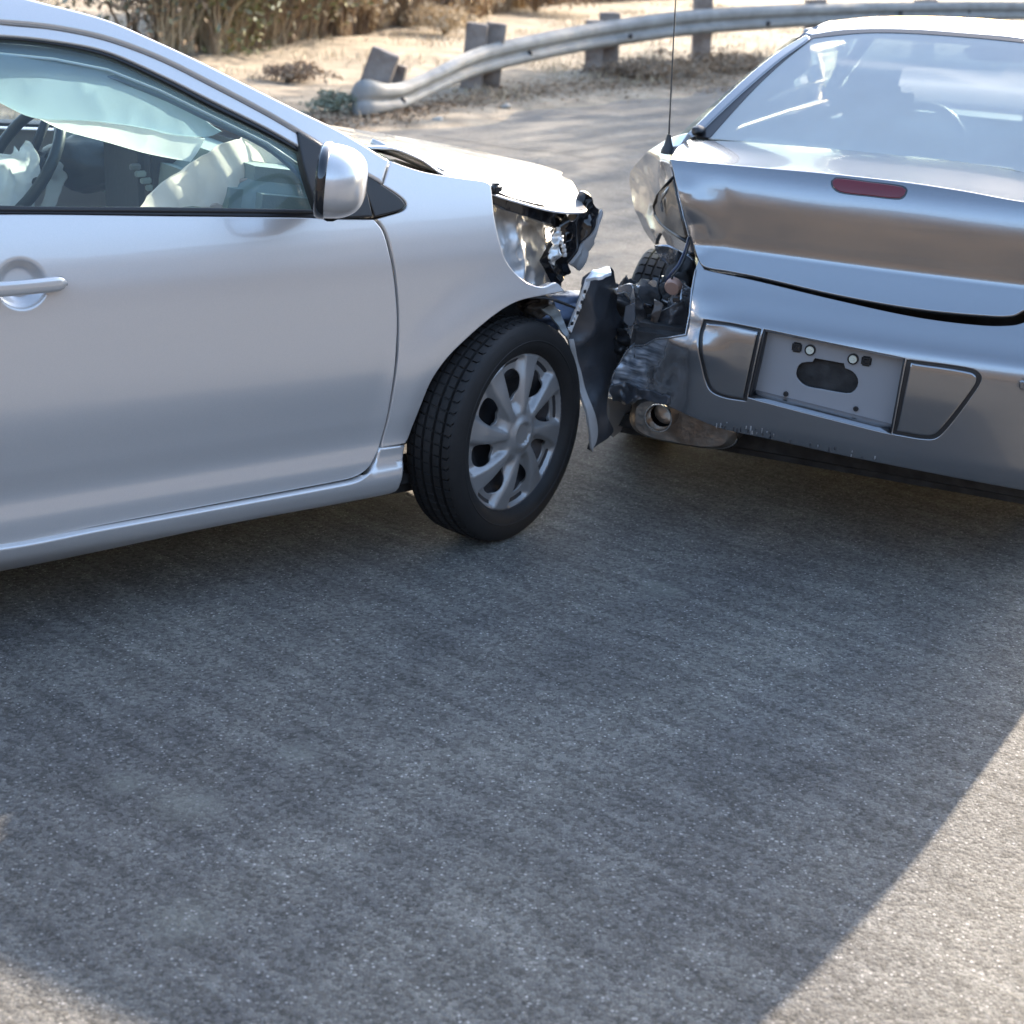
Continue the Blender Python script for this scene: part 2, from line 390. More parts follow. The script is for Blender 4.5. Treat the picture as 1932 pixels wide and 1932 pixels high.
# --- fender
def fend(x, z):
    v = hw1(x, z)
    v -= .012*ss(.0, .22, x)
    v += .010*ss(.12, .0, abs(x-.0)*1.0)*ss(.9, .7, z)*0
    return -v
FEND = Surf(1, fend, I1, -1, -.85)
fender = [(712, 413, 1), (728, 408), (762, 397), (768, 387), (758, 373), (723, 349, 1), (737, 303, 1), (783, 319), (816, 327), (866, 335), (916, 342), (926, 347, 1), (929, 366), (933, 407), (941, 447), (953, 487), (974, 516), (1000, 535), (1026, 541), (1050, 533), (1067, 550, 1), (1030, 557, 1),
          (983, 567), (949, 584), (912, 612), (876, 644), (842, 679), (815, 718), (797, 760), (781, 800), (771, 827), (765, 837, 1), (719, 845, 1), (733, 790), (746, 720), (753, 660), (754, 600), (750, 535), (740, 475), (727, 435)]
FEN = panel('front_fender', fender, FEND, SILVER, C1, step=.0125, lip=.004, depth=.028)
# --- windscreen pillar and roof rail, door frame, seals, glass
# pillar panel with rounded section
PIL = Surf(1, lambda x, z: -(hw1(x, z)+.012), I1, -1, -.7)
panel('roof_rail', [('L', -2.45, 1.46), (-200, -38), (0, -17), (77, 1), (200, 34), (287, 71), (367, 108), (467, 158), (567, 208), (644, 246), (736, 302, 1), (723, 347, 1), (690, 328), (617, 281), (560, 246), (500, 211), (400, 158), (300, 108), (200, 71), (100, 50), (0, 40), (-200, 28), ('L', -2.3, 1.36), ('L', -2.5, 1.30)],
      PIL, SILVER, C1, step=.02, lip=.009, depth=.04)
FRM = Surf(1, lambda x, z: -(hw1(x, z)+.002), I1, -1, -.7)
panel('window_frame', [('L', B, 1.40, 1), (0, 45), (100, 55), (200, 76), (300, 113), (400, 163), (500, 216), (560, 251), (612, 284, 1), (590, 292), (560, 274), (500, 240), (400, 190), (300, 140), (200, 97), (100, 77), (0, 67), ('L', B, 1.345, 1)], FRM, SILVER, C1, step=.02, lip=.004, depth=.03)
GL = Surf(1, lambda x, z: -(hw1(x, z)-.016), I1, -1, -.7)
SEALS = Surf(1, lambda x, z: -(hw1(x, z)-.006), I1, -1, -.7)
seal = panel('window_seal', [('L', B, 1.348, 1), (0, 65), (100, 75), (200, 95), (300, 138), (400, 188), (500, 238), (560, 271), (592, 291, 1), (588, 300, 1), (556, 281), (500, 250), (400, 201), (300, 150), (200, 106), (100, 84), (0, 74), ('L', B, 1.332, 1)], SEALS, SEAL, C1, step=.02, lip=.003, depth=.02)
pane = panel('front_window', [('L', B+.03, 1.36, 1), (0, 68), (100, 78), (200, 99), (300, 142), (400, 192), (500, 242), (590, 296, 1), (612, 398, 1), (300, 396), (0, 394), ('L', B+.03, .985, 1)], GL, GLASS1, C1, step=.05, lip=.001, depth=.004)
BELT = Surf(1, lambda x, z: -(hw1(x, z)+.004), I1, -1, -.85)
panel('belt_moulding', [('L', B+.01, 1.022, 1), (0, 387), (300, 390), (606, 395, 1), (606, 403, 1), (300, 400), (0, 398), ('L', B+.01, 1.0, 1)], BELT, BLACK, C1, step=.03, lip=.004, depth=.03)
panel('belt_seal', [('L', B+.01, 1.000, 1), (0, 396), (300, 398), (608, 402, 1), (612, 410, 1), (300, 406), (0, 403), ('L', B+.01, .987, 1)], Surf(1, lambda x, z: -(hw1(x, z)-.003), I1, -1, -.85), SEAL, C1, step=.03, lip=.002, depth=.02)
# header inside the glass: dark blue frit band and a pale inner edge
INN = Surf(1, lambda x, z: -(hw1(x, z)-.05), I1, -1, -.7)
panel('headliner_trim', [('L', B, 1.345, 1), (0, 80), (100, 90), (200, 110), (300, 153), (400, 203), (500, 253), (590, 305), (585, 360, 1), (560, 325), (500, 276), (400, 228), (300, 180), (200, 145), (100, 130), (0, 124), ('L', B, 1.29, 1)], INN, mat('pillar_trim', (.17, .25, .32), .6), C1, step=.03, lip=.003, depth=.015)
tube('door_frame_edge', [INN.P(*INN.hit(x, y))+Vector((0, -.012, 0)) for x, y in [(-60, 96), (0, 101), (100, 111), (200, 131), (300, 171), (400, 220), (500, 269), (572, 318)]], .0035, mat('trim_edge', (.55, .66, .70), .4), C1, seg=6)
# mirror sail, fender quarter triangle
panel('mirror_sail', [(562, 248, 1), (615, 281), (652, 309), (688, 350), (704, 408, 1), (650, 411), (610, 410, 1), (599, 393), (577, 325), (567, 280)], Surf(1, lambda x, z: -(hw1(x, z)+.010), I1, -1, -.85), BLACK, C1, step=.02, lip=.004, depth=.03)
panel('quarter_trim', [(674, 316, 1), (722, 349), (757, 374), (765, 388), (758, 396), (708, 409, 1), (694, 370)], Surf(1, lambda x, z: -(hw1(x, z)+.006), I1, -1, -.85), BLACK, C1, step=.02, lip=.004, depth=.02)
# mirror: domed housing, black rim, glass
def mirror():
    c = at(621, 345, 1, -.965, I1)
    R = (I1.to_3x3() @ Vector((1, .03, -.08))).normalized()       # bulge direction
    U = (I1.to_3x3() @ Vector((.08, .0, 1))).normalized(); U = (U-R*U.dot(R)).normalized(); V = R.cross(U)
    rows = []; nu, nv = 30, 20
    def P(th, ph, k=1.0):
        ct, st = cos(th), sin(th); e = lambda v, q: math.copysign(abs(v)**q, v)
        h = .088 if st > 0 else .078
        w = .118
        y = e(st, .80)*h; x = e(ct, .82)*w
        cp, sp = cos(ph), sin(ph)
        return c+U*(y*cp**.58*k+.004*sp)+V*(x*cp**.6*k)+R*(.086*sp**.95)*1.0
    for j in range(nv+1):
        ph = (pi/2)*(j/nv)*.998; rows.append([P(2*pi*i/nu, ph) for i in range(nu)]+[P(0, ph)])
    o = grid('door_mirror', rows, SILVER, C1); recalc(o.data)
    m2 = bmesh.new(); m2.from_mesh(o.data); bmesh.ops.remove_doubles(m2, verts=m2.verts, dist=1e-5); bmesh.ops.recalc_face_normals(m2, faces=m2.faces); m2.to_mesh(o.data); m2.free()
    rim = []
    for rr, dx in ((1.0, .001), (1.035, -.002), (1.03, -.016), (.99, -.022), (.93, -.020), (.92, -.008)):
        rim.append([P(2*pi*i/nu, 0, rr)+R*dx for i in range(nu)]+[P(0, 0, rr)+R*dx])
    g = grid('mirror_rim', rim, BLACKG, o); recalc(g.data)
    V0 = [P(2*pi*i/nu, 0, .925)-R*.010 for i in range(nu)]
    mesh('mirror_glass', V0, [tuple(range(nu))], MIRRG, o, False)
    a = c-R*.005+V*.06-U*.045
    tube('mirror_arm', [c+R*.02-U*.03+V*.0, c+R*.025-U*.055+V*.03+Vector((0, .03, 0)), Vector((-.60, -.86, 1.00))], [.03, .032, .034], BLACK, o, seg=14)
mirror()
# door handle
hx, hz = HANDLE
def handle(x0, x1, name='door_handle'):
    rows = []
    n = 26
    for i in range(n+1):
        t = i/n; x = x0+(x1-x0)*t; e = min(t, 1-t)*n/3; k = 1 if e >= 1 else sqrt(max(0.02, 1-(1-e)**2)); bow = .020+.012*sin(pi*t)**.6
        yb = -hw1(x, hz)-bow; r = []
        for j in range(17):
            a = 2*pi*j/16; r.append(Vector((x, yb-.009*math.copysign(abs(cos(a))**.8, cos(a))*k, hz+.001+.0165*math.copysign(abs(sin(a))**.7, sin(a))*k-.000)))
        rows.append(r)
    o = grid(name, rows, SILVER, C1); recalc(o.data)
    for x in (x0+.012, x1-.012):
        box('handle_mount', (x, -hw1(x, hz)-.006, hz-.002), (.03, .03, .026), BLACK, o, .008)
    return o
hR = SIDE.hit(121, 533)[0]
handle(hR-.235, hR)
# lock / gap plate behind the grip end
# --- bonnet
_near = pchip([-.5, -.343, -.243, -.172, -.01, .053, .23, .30, .40], [1.075, 1.076, 1.046, 1.004, .943, .923, .880, .874, .868])
def hood_z(x, y):
    z = .985-.165*x+.010*cos(y*2.0)-.010
    z += .004*fold(x*.6, y*.5, 3.2, 3)*ss(-.1, .3, x)*ss(-.62, -.35, y)*ss(.6, .2, y)
    return z+(_near(x)-z)*ss(-.36, -.70, y)
HOOD = Surf(2, hood_z, I1, 1, .95)
hood = [(-.42, .66, 1), (.1, .71), (.46, .71), (.68, .66), (.77, .50), (.785, .30), (.735, 0), (.595, -.20), (.515, -.35), (.43, -.50), (.368, -.61), (.345, -.66), (.30, -.69), (.24, -.70, 1), (.05, -.70), (-.04, -.70), (-.17, -.70), (-.25, -.70), (-.345, -.70, 1), (-.43, -.62)]
panel('bonnet', hood, HOOD, SILVER, C1, step=.02, lip=.004, depth=.007, px=False)
# bonnet underside: black inner frame seen below the near edge
UND = Surf(1, lambda x, z: -.690+.02*fold(x, z, 6, 2)*.3+.12*ss(.1, .4, x), I1, -1, -.68)
panel('bonnet_inner_frame', [(926, 355, 1), (966, 372), (1016, 384), (1066, 398, 1), (1078, 420), (1062, 434, 1), (1046, 427), (1003, 412), (960, 398), (931, 384, 1)], UND, BLACKG, C1, step=.02, lip=.004, depth=.03)
box('rubber_buffer', tuple(at(935, 356, 1, -.72, I1)), (.035, .03, .03), BLACK, C1, .009)
# cowl and wiper channel
prism('cowl_panel', [Vector(p) for p in [(-.52, -.66, 1.03), (-.06, -.68, .955), (.02, -.5, .93), (-.12, .70, .95), (-.44, .70, 1.00)]], .02, BLACK, C1, 0)
tube('wiper_arm', [at(700, 268, 1, -.56, I1), at(742, 286, 1, -.58, I1), at(790, 306, 1, -.62, I1), at(838, 324, 1, -.66, I1)], [.010, .012, .012, .008], mat('wiper_grey', (.5, .5, .48), .35, .5), C1, seg=8)
# crumpled inner wing / headlamp remains
CR = Surf(1, lambda x, z: -.80+.68*(x+.12)+.22*(z-.7)-.050*fold(x, z, 6.5, 1)-.006*fold(x+1, z, 15, 7), I1, -1, -.75)
panel('crushed_inner_wing', [(926, 386, 1), (965, 396), (1003, 410), (1030, 420), (1046, 436, 1), (1038, 452), (1052, 466, 1), (1040, 488), (1032, 505, 1), (1046, 520), (1054, 538, 1), (1020, 548), (980, 530), (950, 500), (935, 450)], CR, CRUSH1, C1, step=.0085, lip=.002, depth=.01)
CR2 = Surf(1, lambda x, z: -.80+.68*(x+.12)+.22*(z-.7)-.04*fold(x, z, 7, 3), I1, -1, -.75)
panel('headlamp_fragment', [(1012, 428, 1), (1040, 440), (1050, 452, 1), (1042, 470), (1050, 486, 1), (1026, 500, 1), (1012, 470)], CR2, mat('broken_lamp_chrome', (.8, .8, .78), .12, .9, bump=.8, bscale=60), C1, step=.007, lip=.001, depth=.006, off=.03)
# black grille and fascia hanging from the bonnet
GR = Surf(1, lambda x, z: -.59+.18*(x-.42)+.03*fold(x, z, 7, 5), I1, -1, -.6)
panel('front_grille', [(1103, 362, 1), (1118, 374), (1131, 395, 1), (1127, 420), (1108, 462), (1088, 502, 1), (1073, 497), (1078, 516), (1060, 534, 1), (1042, 505), (1040, 470), (1048, 432), (1066, 408, 1), (1082, 417), (1100, 390)], GR, BLACKG, C1, step=.012, lip=.004, depth=.03, holes=[[(1071, 443, 1), (1081, 440, 1), (1078, 453, 1), (1068, 457, 1)], [(1062, 468, 1), (1068, 465, 1), (1066, 473, 1), (1061, 476, 1)]])
panel('fascia_edge', [(1131, 396, 1), (1134, 402), (1128, 428), (1111, 468), (1090, 508, 1), (1071, 496, 1), (1085, 480), (1108, 448), (1124, 415)], GR, LINER, C1, step=.012, lip=.003, depth=.01, off=.012)
for k in range(7):
    x, y = 1046+k*2.2+random.uniform(-2, 2), 430+k*8
    p = GR.P(*GR.hit(x, y)); box('clip', (p.x, p.y-.02, p.z), (.012, .01, .012), CRUSH1, C1, .002, seg=1)
# detached bumper cover standing between the cars
BP = Surf(1, lambda x, z: -.745+.55*(x-.30)**2*2-.02*fold(x, z, 4, 9)-.05*ss(.45, .25, z), I1, -1, -.75)
bumper = [(1106, 524, 1), (1120, 514), (1152, 504), (1159, 511, 1), (1163, 535), (1166, 560), (1164, 580), (1178, 614, 1), (1158, 640, 1), (1163, 662), (1172, 684, 1), (1156, 715), (1149, 742), (1147, 785), (1158, 815), (1113, 850, 1), (1119, 820), (1107, 760), (1089, 701), (1077, 650), (1070, 628, 1), (1081, 605), (1090, 578), (1101, 541)]
panel('torn_bumper_cover', bumper, BP, BUMPDK, C1, step=.013, lip=.003, depth=.014)
panel('bumper_edge_strip', [(1070, 640, 1), (1079, 640, 1), (1094, 700), (1111, 758), (1124, 812), (1114, 851, 1), (1110, 812), (1098, 760), (1084, 705)], BP, LINER, C1, step=.02, lip=.003, depth=.012, off=.010)
panel('bumper_edge_strip', [(1104, 526, 1), (1109, 530, 1), (1098, 565), (1088, 594), (1074, 628, 1), (1070, 624), (1082, 588), (1096, 550)], BP, CRUSH1, C1, step=.02, lip=.002, depth=.012, off=.012)
BT = Surf(2, lambda x, y: .735+.02*fold(x, y, 8, 1), I1, 1, .7)
panel('bumper_top_lip', [(1104, 526, 1), (1112, 516), (1126, 508), (1148, 503), (1154, 513, 1), (1130, 522)], BT, CRUSH1, C1, step=.02, lip=.002, depth=.01, off=.0)
BQ = Surf(1, lambda x, z: -.64-.05*ss(.12, .3, z)+.3*(x-.5), I1, -1, -.65)
panel('bumper_lower_lip', [(1146, 750, 1), (1172, 752), (1201, 757, 1), (1203, 775), (1192, 797), (1158, 826, 1), (1148, 805)], BQ, SILVER, C1, step=.015, lip=.004, depth=.012)
panel('torn_bumper_flange', [(1160, 545, 1), (1178, 541), (1192, 549, 1), (1196, 566, 1), (1188, 564), (1180, 553), (1164, 556, 1)], Surf(1, lambda x, z: -.74-.02*fold(x, z, 14, 3), I1, -1, -.74), CRUSH1, C1, step=.008, lip=.002, depth=.01)
panel('lamp_shell', [(1040, 452, 1), (1052, 440), (1062, 452, 1), (1058, 476), (1046, 500, 1), (1036, 486), (1042, 468)], Surf(1, lambda x, z: -.66-.03*fold(x, z, 16, 5), I1, -1, -.68), mat('clear_lamp_shards', (.8, .82, .80), .1, .3, coat=1, bump=.6, bscale=50), C1, step=.007, lip=.001, depth=.008)
for k in range(9):
    x, y = 1094-.16*(k*12-50)-(k*k)*.35, 548+k*10
    p = BP.P(*BP.hit(x-4, y)); box('bumper_clip', (p.x, p.y-.014, p.z), (.008, .006, .010), CRUSH1 if k % 2 else BLACK, C1, .0015, seg=1)
# liner scraps above the tyre
LN = Surf(1, lambda x, z: -.78-.02*fold(x, z, 9, 2), I1, -1, -.78)
panel('arch_liner_scrap', [(1022, 584, 1), (1036, 577), (1044, 574, 1), (1060, 596), (1067, 612), (1074, 644, 1), (1062, 628), (1046, 605)], LN, mat('pale_liner', (.26, .30, .32), .4, bump=.4, bscale=30), C1, step=.015, lip=.002, depth=.008)
blob('washer_bottle', tuple(at(1010, 572, 1, -.70, I1)), (.05, .05, .035), mat('dusty_plastic', (.10, .10, .10), .5, bump=.4), C1, 2, .35)
tube('loose_bracket', [at(985, 578, 1, -.72, I1), at(1005, 566, 1, -.74, I1), at(1040, 572, 1, -.70, I1)], .008, STEEL, C1, seg=6)
blob('chassis_leg', tuple(at(1062, 585, 1, -.60, I1)), (.14, .08, .05), mat('blue_grey_metal', (.10, .13, .19), .4, .3, bump=.3), C1, 4, .25)
# engine bay mass, wheel housing, floor
box('engine_bay', (.16, .17, .66), (.62, .80, .36), DARK, C1, .06)
box('radiator_support', (.42, .15, .62), (.12, .85, .30), DARK, C1, .04)
rows = []
for i in range(25):
    a = radians(62+130*i/24); rows.append([Vector((cos(a)*.375, y, .316+sin(a)*.375)) for y in (-.855, -.70, -.50, -.42)])
box('underbay_light_block', (.08, .08, .40), (.80, 1.0, .20), DARK, C1, .04)  # unseen block added to stop sunlight leaking under the engine bay
box('wing_light_block', (-.22, -.40, .58), (.50, .03, .56), DARK, C1, .01); box('wing_light_block', (.26, -.365, .50), (.46, .03, .30), DARK, C1, .01)  # unseen dark panels added to keep sun spots off the road
wh = grid('wheel_housing', rows, DARK, C1, .006)
box('floor_pan', (-1.65, 0, .215), (3.2, 1.62, .11), DARK, C1, .04)
box('front_subframe', (.05, .05, .24), (.7, .9, .12), DARK, C1, .04)

# --- wheels
def wheel(parent, M, cap=True, name='wheel', blocks=64):
    R, RW = .316, .205; h = RW/2
    # rim: dark steel disc with rolled edge
    rim = lathe(name, [(.0, .03), (.06, .035), (.085, .02), (.12, .01), (.15, .03), (.175, .045), (.20, .05), (.215, .055), (.224, .067), (.231, .067), (.228, .055), (.20, .03), (.195, -.04), (.22, -.085)], M, STEEL, parent, 48)
    prof = [(.224, .084), (.231, .093), (.238, .101), (.250, .1065), (.2585, .1078), (.260, .1095), (.262, .1098), (.2635, .1084), (.272, .1084), (.282, .1065), (.295, .101), (.304, .095), (.309, .088)]
    tread = [(.3115, .080, 1), (.3125, .070, 1), (.3130, .062, 1), (.3055, .060, 0), (.3055, .052, 0), (.3145, .050, 1), (.3150, .036, 1), (.3150, .026, 1), (.3070, .024, 0), (.3070, .015, 0), (.3158, .013, 1), (.316, 0, 1)]
    half = [(r, z, 0) for r, z in prof]+tread
    half = [(r-.002, z*.80, k) for r, z, k in half]; full = half+[(r, -z, k) for r, z, k in half[-2::-1]]
    V = []; F = []; angs = []
    for b in range(blocks):
        w = 2*pi/blocks; off = b*w
        angs += [(off, 0), (off+w*.76, 0), (off+w*.80, 1), (off+w*.92, 1), (off+w*.96, 0)]
    n = len(full)
    for a, dip in angs:
        for i, (r, z, k) in enumerate(full):
            rr = r-(.0060 if (dip and k and abs(z) > .028) else .0035 if (dip and k) else 0)
            aa = a+(z*.45 if k else .0)
            V.append(M @ Vector((rr*cos(aa), rr*sin(aa), z)))
    m = len(angs)
    for s in range(m):
        t = (s+1) % m
        for i in range(n-1): F.append((s*n+i, s*n+i+1, t*n+i+1, t*n+i))
    o = mesh('tyre', V, F, RUBBER, rim); recalc(o.data)
    try: o.data.set_sharp_from_angle(angle=radians(35))
    except Exception: pass
    if cap:
        RC = .2335
        def hc(x, y):
            r = hypot(x, y); a = atan2(y, x); k = 2*pi/8; d = abs(((a+.03+ .25*(r/RC)) % k)-k/2)/(k/2)   # 0 in gap centre, 1 on spoke axis
            e = 1-d                                                                     # 0 on spoke axis
            z = .083-.018*(r/RC)**2
            q = ss(.058, .095, r)*ss(.222, .204, r)
            z -= q*.020*ss(.30, .62, e)
            z += .004*(1-e)*ss(.04, .08, r)*ss(.2, .15, r)
            z -= .018*ss(.218, .2335, r)
            z -= .010*ss(.036, .030, r)*ss(.0, .028, r)*0
            z += .010*ss(.058, .035, r)
            z -= .008*ss(.033, .030, r)
            return z
        surf = Surf(2, hc, ID, 1)
        holes = []
        for i in range(8):
            k = 2*pi/8; pts = []
            for (r, da) in [(.100, -.01), (.116, -.17), (.145, -.212), (.172, -.19), (.183, -.09), (.184, .09), (.173, .19), (.146, .212), (.116, .16)]:
                a = -pi/8*0+k*i+k/2+k/2*0 -.03-.25*(r/RC)+ (k/2)*0 + da*.95
                pts.append((r*cos(a), r*sin(a)))
            holes.append(pts)
        circ = [(RC*cos(2*pi*i/40), RC*sin(2*pi*i/40)) for i in range(40)]
        c = panel('hubcap', circ, surf, HUB, rim, step=.0055, lip=.0018, depth=.010, px=False, holes=holes, seg=.008)
        c.matrix_local = M
        return rim, c
    return rim, None
def axle(c, axis):
    z = Vector(axis).normalized(); x = Vector((0, 0, 1)).cross(z).normalized(); y = z.cross(x)
    return Matrix(((x.x, y.x, z.x, c[0]), (x.y, y.y, z.y, c[1]), (x.z, y.z, z.z, c[2]), (0, 0, 0, 1)))
STEER = radians(19.5)
ax = (sin(STEER), -cos(STEER), -.005)
hubp = at(982, 808, 1, -.875, I1)
wc = Vector((hubp.x+.004, hubp.y, .316))-Vector(ax)*.083; wc.z = .313
wheel(C1, axle(wc, ax))
lathe('brake_disc', [(.0, -.01), (.13, -.01), (.13, .004), (.0, .004)], axle(wc, ax), STEEL, C1, 32)
wheel(C1, axle((-.0, .77, .314), (-sin(STEER), cos(STEER), 0)), blocks=40, cap=False)
wheel(C1, axle((-2.6, -.77, .314), (0, -1, 0)), blocks=40)
wheel(C1, axle((-2.6, .77, .314), (0, 1, 0)), blocks=40, cap=False)
# --- rest of the body (rear door, quarter, roof, glass, boot, far side)
R = Surf(1, lambda x, z: -hw1(x, z), I1, -1, -.87)
L = lambda *p: ('L', *p)
rear_arch = [L(-2.6+.375*cos(a), .316+.375*sin(a)) for a in [radians(d) for d in (10, 35, 60, 90, 120, 150, 175)]]
rd = panel('rear_door', [L(B-.012, .985, 1), L(B-.03, .6), L(B-.012, .268, 1), L(-2.10, .275), L(-2.20, .36), L(-2.27, .55), L(-2.42, .72), L(-2.50, .85), L(-2.48, 1.00, 1)], R, SILVER, C1, step=.05, depth=.03)
rq = panel('rear_quarter', [L(-2.49, 1.01, 1), L(-2.51, .85), L(-2.43, .73), L(-2.28, .55), L(-2.215, .38, 1)]+rear_arch+[L(-2.98, .25, 1), L(-3.45, .27), L(-3.60, .45), L(-3.60, .80), L(-3.52, 1.02, 1)], R, SILVER, C1, step=.06, depth=.03)
rw = panel('rear_window', [L(B-.05, 1.35, 1), L(-2.1, 1.32), L(-2.42, 1.20), L(-2.58, 1.06, 1), L(-2.3, 1.0), L(B-.05, .985, 1)], GL, GLASS1, C1, step=.08, lip=.001, depth=.004)
cp = panel('rear_pillar', [L(-2.42, 1.42, 1), L(-2.9, 1.27), L(-3.1, 1.05, 1), L(-2.55, 1.03, 1), L(-2.60, 1.08), L(-2.42, 1.22), L(-2.1, 1.345, 1), L(-2.1, 1.40, 1)], R, SILVER, C1, step=.06, depth=.03)
bp_ = panel('door_pillar', [L(B-.045, 1.37, 1), L(B+.035, 1.37, 1), L(B+.035, .99, 1), L(B-.045, .99, 1)], GL, BLACKG, C1, step=.06, depth=.03, off=.004)
ff = panel('front_fender', [L(-.47, .96, 1), L(-.30, 1.0), L(.1, .93), L(.45, .85), L(.62, .74, 1), L(.60, .5), L(.55, .33, 1), L(.37, .33, 1)]+[L(.375*cos(a), .316+.375*sin(a)) for a in [radians(d) for d in (20, 50, 90, 130, 160)]]+[L(-.37, .33, 1), L(-.46, .33, 1), L(-.43, .65)], R, SILVER, C1, step=.06, depth=.03)
mirrored = [o for o in list(C1.children) if o.name.split('.')[0] in ('front_door', 'rocker_panel', 'roof_rail', 'window_frame', 'window_seal', 'front_window', 'rear_door', 'rear_quarter', 'rear_window', 'rear_pillar', 'door_pillar', 'belt_moulding')]
for o in mirrored:
    c = o.copy(); COL.objects.link(c); c.parent = C1; c.scale = (1, -1, 1)
ff.scale = (1, -1, 1)
# roof between the two rails, windscreen, rear glass, boot
def edge_pts(x): 
    zt = pchip([-2.5, -2.2, -1.7, -1.35, -1.16, -.93, -.70, -.50, -.32], [1.40, 1.435, 1.455, 1.43, 1.405, 1.335, 1.232, 1.142, 1.045])(x)
    return zt
def loftx(name, xs, zf, yf, crown, m, thick=.01, n=13):
    rows = []
    for x in xs:
        z = zf(x); y = yf(x); rows.append([Vector((x+(crown[1]*(1-(t*t))), y*t, z+crown[0]*(1-t*t))) for t in [(-1+2*k/(n-1)) for k in range(n)]])
    return grid(name, rows, m, C1, thick)
yr = lambda x: hw1(x, edge_pts(x))+.004
loftx('roof_panel', [-2.45+.1*i for i in range(13)], lambda x: edge_pts(x)-.010, yr, (.025, 0), SILVER)
loftx('windscreen', [-1.22+.075*i for i in range(13)], lambda x: edge_pts(x)-.022, lambda x: yr(x)-.02, (.0, .07), GLASSW, .005)
loftx('rear_glass', [-3.05+.1*i for i in range(7)], pchip([-3.05, -2.75, -2.45], [1.06, 1.26, 1.395]), lambda x: .60, (.03, -.08), GLASSW, .005)
loftx('boot_lid', [-3.62, -3.6, -3.55, -3.4, -3.2, -3.05], pchip([-3.62, -3.6, -3.55, -3.4, -3.2, -3.05], [.75, .95, 1.03, 1.055, 1.06, 1.06]), lambda x: .70, (.02, -.04), SILVER)
box('rear_bumper', (-3.60, 0, .45), (.22, 1.55, .42), SILVER, C1, .08)
# --- interior
def P1(px, py, y): return at(px, py, 1, y, I1)
DK = Surf(1, lambda x, z: 0, I1)
# dashboard: top slab sloping from the windscreen
box('dashboard', (-.56, .02, .90), (.36, 1.36, .22), DASH, C1, .06, Matrix.Rotation(radians(8), 3, 'Y').to_quaternion())
vp = P1(545, 367, -.60)
box('air_vent', tuple(vp), (.075, .02, .022), DASHK, C1, .004)
for k in range(5): box('vent_slat', (vp.x-.028+.014*k, vp.y-.012, vp.z), (.004, .008, .018), DASH, C1, .001, seg=1)
box('console', tuple(P1(300, 352, -.02)), (.22, .30, .30), DASHK, C1, .03)
for k in range(4):
    p = P1(255+10*k, 315+13*k, -.16); box('console_button', tuple(p), (.03, .014, .016), mat('button_grey', (.12, .13, .13), .4) if k == 0 else DASH, C1, .003)
lathe('gauge_bezel', [(.045, 0), (.055, .01), (.055, .03), (.045, .035)], axle(P1(170, 300, .30), (-1, -.2, .2)), CHROME, C1, 24)
blob('instrument_hood', tuple(P1(165, 305, .32)), (.12, .14, .08), DASHK, C1, 3, .15)
# steering wheel
sc = P1(38, 310, .36); sax = Vector((-.80, -.05, .52)).normalized(); s1 = sax.cross(Vector((0, 1, 0))).normalized(); s2 = sax.cross(s1)
sw = tube('steering_wheel', [sc+(s1*cos(a)+s2*sin(a))*.185 for a in [2*pi*i/40 for i in range(40)]], .0165, mat('steering_leather', (.035, .045, .05), .38), C1, 12, True)
box('steering_hub', tuple(sc+sax*-.03), (.05, .16, .12), DASHK, sw, .02, sax.to_track_quat('X', 'Z'))
for a in (radians(80), radians(-80), radians(180)):
    tube('spoke', [sc-sax*.02, sc+(s1*cos(a)+s2*sin(a))*.18], .014, DASHK, sw, 8)
# deflated driver airbag
def cloth(name, pts, yv, m, amp=.03, f=7, s=0, thick=.006, step=.022, ycurve=None):
    sf = Surf(1, lambda x, z: yv+amp*fold(x, z, f, s)+(ycurve(x, z) if ycurve else 0), I1, -1, yv)
    return panel(name, pts, sf, m, C1, step=step, lip=.004, depth=thick)
cloth('driver_airbag', [(-60, 300, 1), (-10, 290), (22, 292), (28, 274), (36, 286), (48, 268), (62, 275), (76, 300), (70, 340), (64, 392, 1), (-60, 395, 1)], .20, AIRW, .05, 8, 1)
cloth('driver_airbag_tail', [(88, 302, 1), (112, 306), (128, 326), (118, 350), (104, 392, 1), (74, 392, 1), (88, 350)], .24, AIRW, .05, 8, 5)
# curtain airbag along the roof rail
cloth('curtain_airbag', [(-60, 92, 1), (0, 100), (100, 116), (200, 132), (300, 172), (372, 214), (400, 236), (420, 248, 1), (395, 258), (340, 256), (260, 240), (180, 230), (60, 222), (-10, 190), (-60, 175, 1)], -.64, AIRB, .018, 3.5, 4, .02, .02)
cloth('curtain_airbag_far', [(60, 215, 1), (150, 226), (270, 240), (388, 262, 1), (374, 288), (360, 306, 1), (270, 288), (200, 268), (120, 246)], -.30, AIRW, .012, 3, 9, .01, .02)
# passenger airbag
def _pc(x, z):
    u = x*.78+z*.62; r = max(0, 1-((x+.86)/.26)**2-((z-.97)/.20)**2)
    return -.10*sqrt(r)-.006*sin(u*62+3*sin(x*9))-.018*abs(sin(u*17+1))
cloth('passenger_airbag', [(262, 394, 1), (284, 366), (322, 335), (367, 303), (403, 280), (436, 265), (468, 263), (505, 279), (545, 304), (573, 328), (578, 345, 1), (540, 340), (508, 352), (478, 370), (452, 394, 1)], -.46, AIRP, .02, 5, 3, .012, .009, _pc)
def _pd(x, z): return -.05-.02*sin((x*.5+z)*60)
cloth('airbag_fold', [(380, 394, 1), (420, 360), (470, 334), (524, 322), (568, 330, 1), (572, 345), (535, 345), (500, 358), (468, 376), (440, 394, 1)], -.50, cloth_mat('airbag_fold_shade', (.62, .50, .43), .3), .01, 9, 7, .008, .009, _pd)  # darker reddish cloth colours in the shadow of the fold
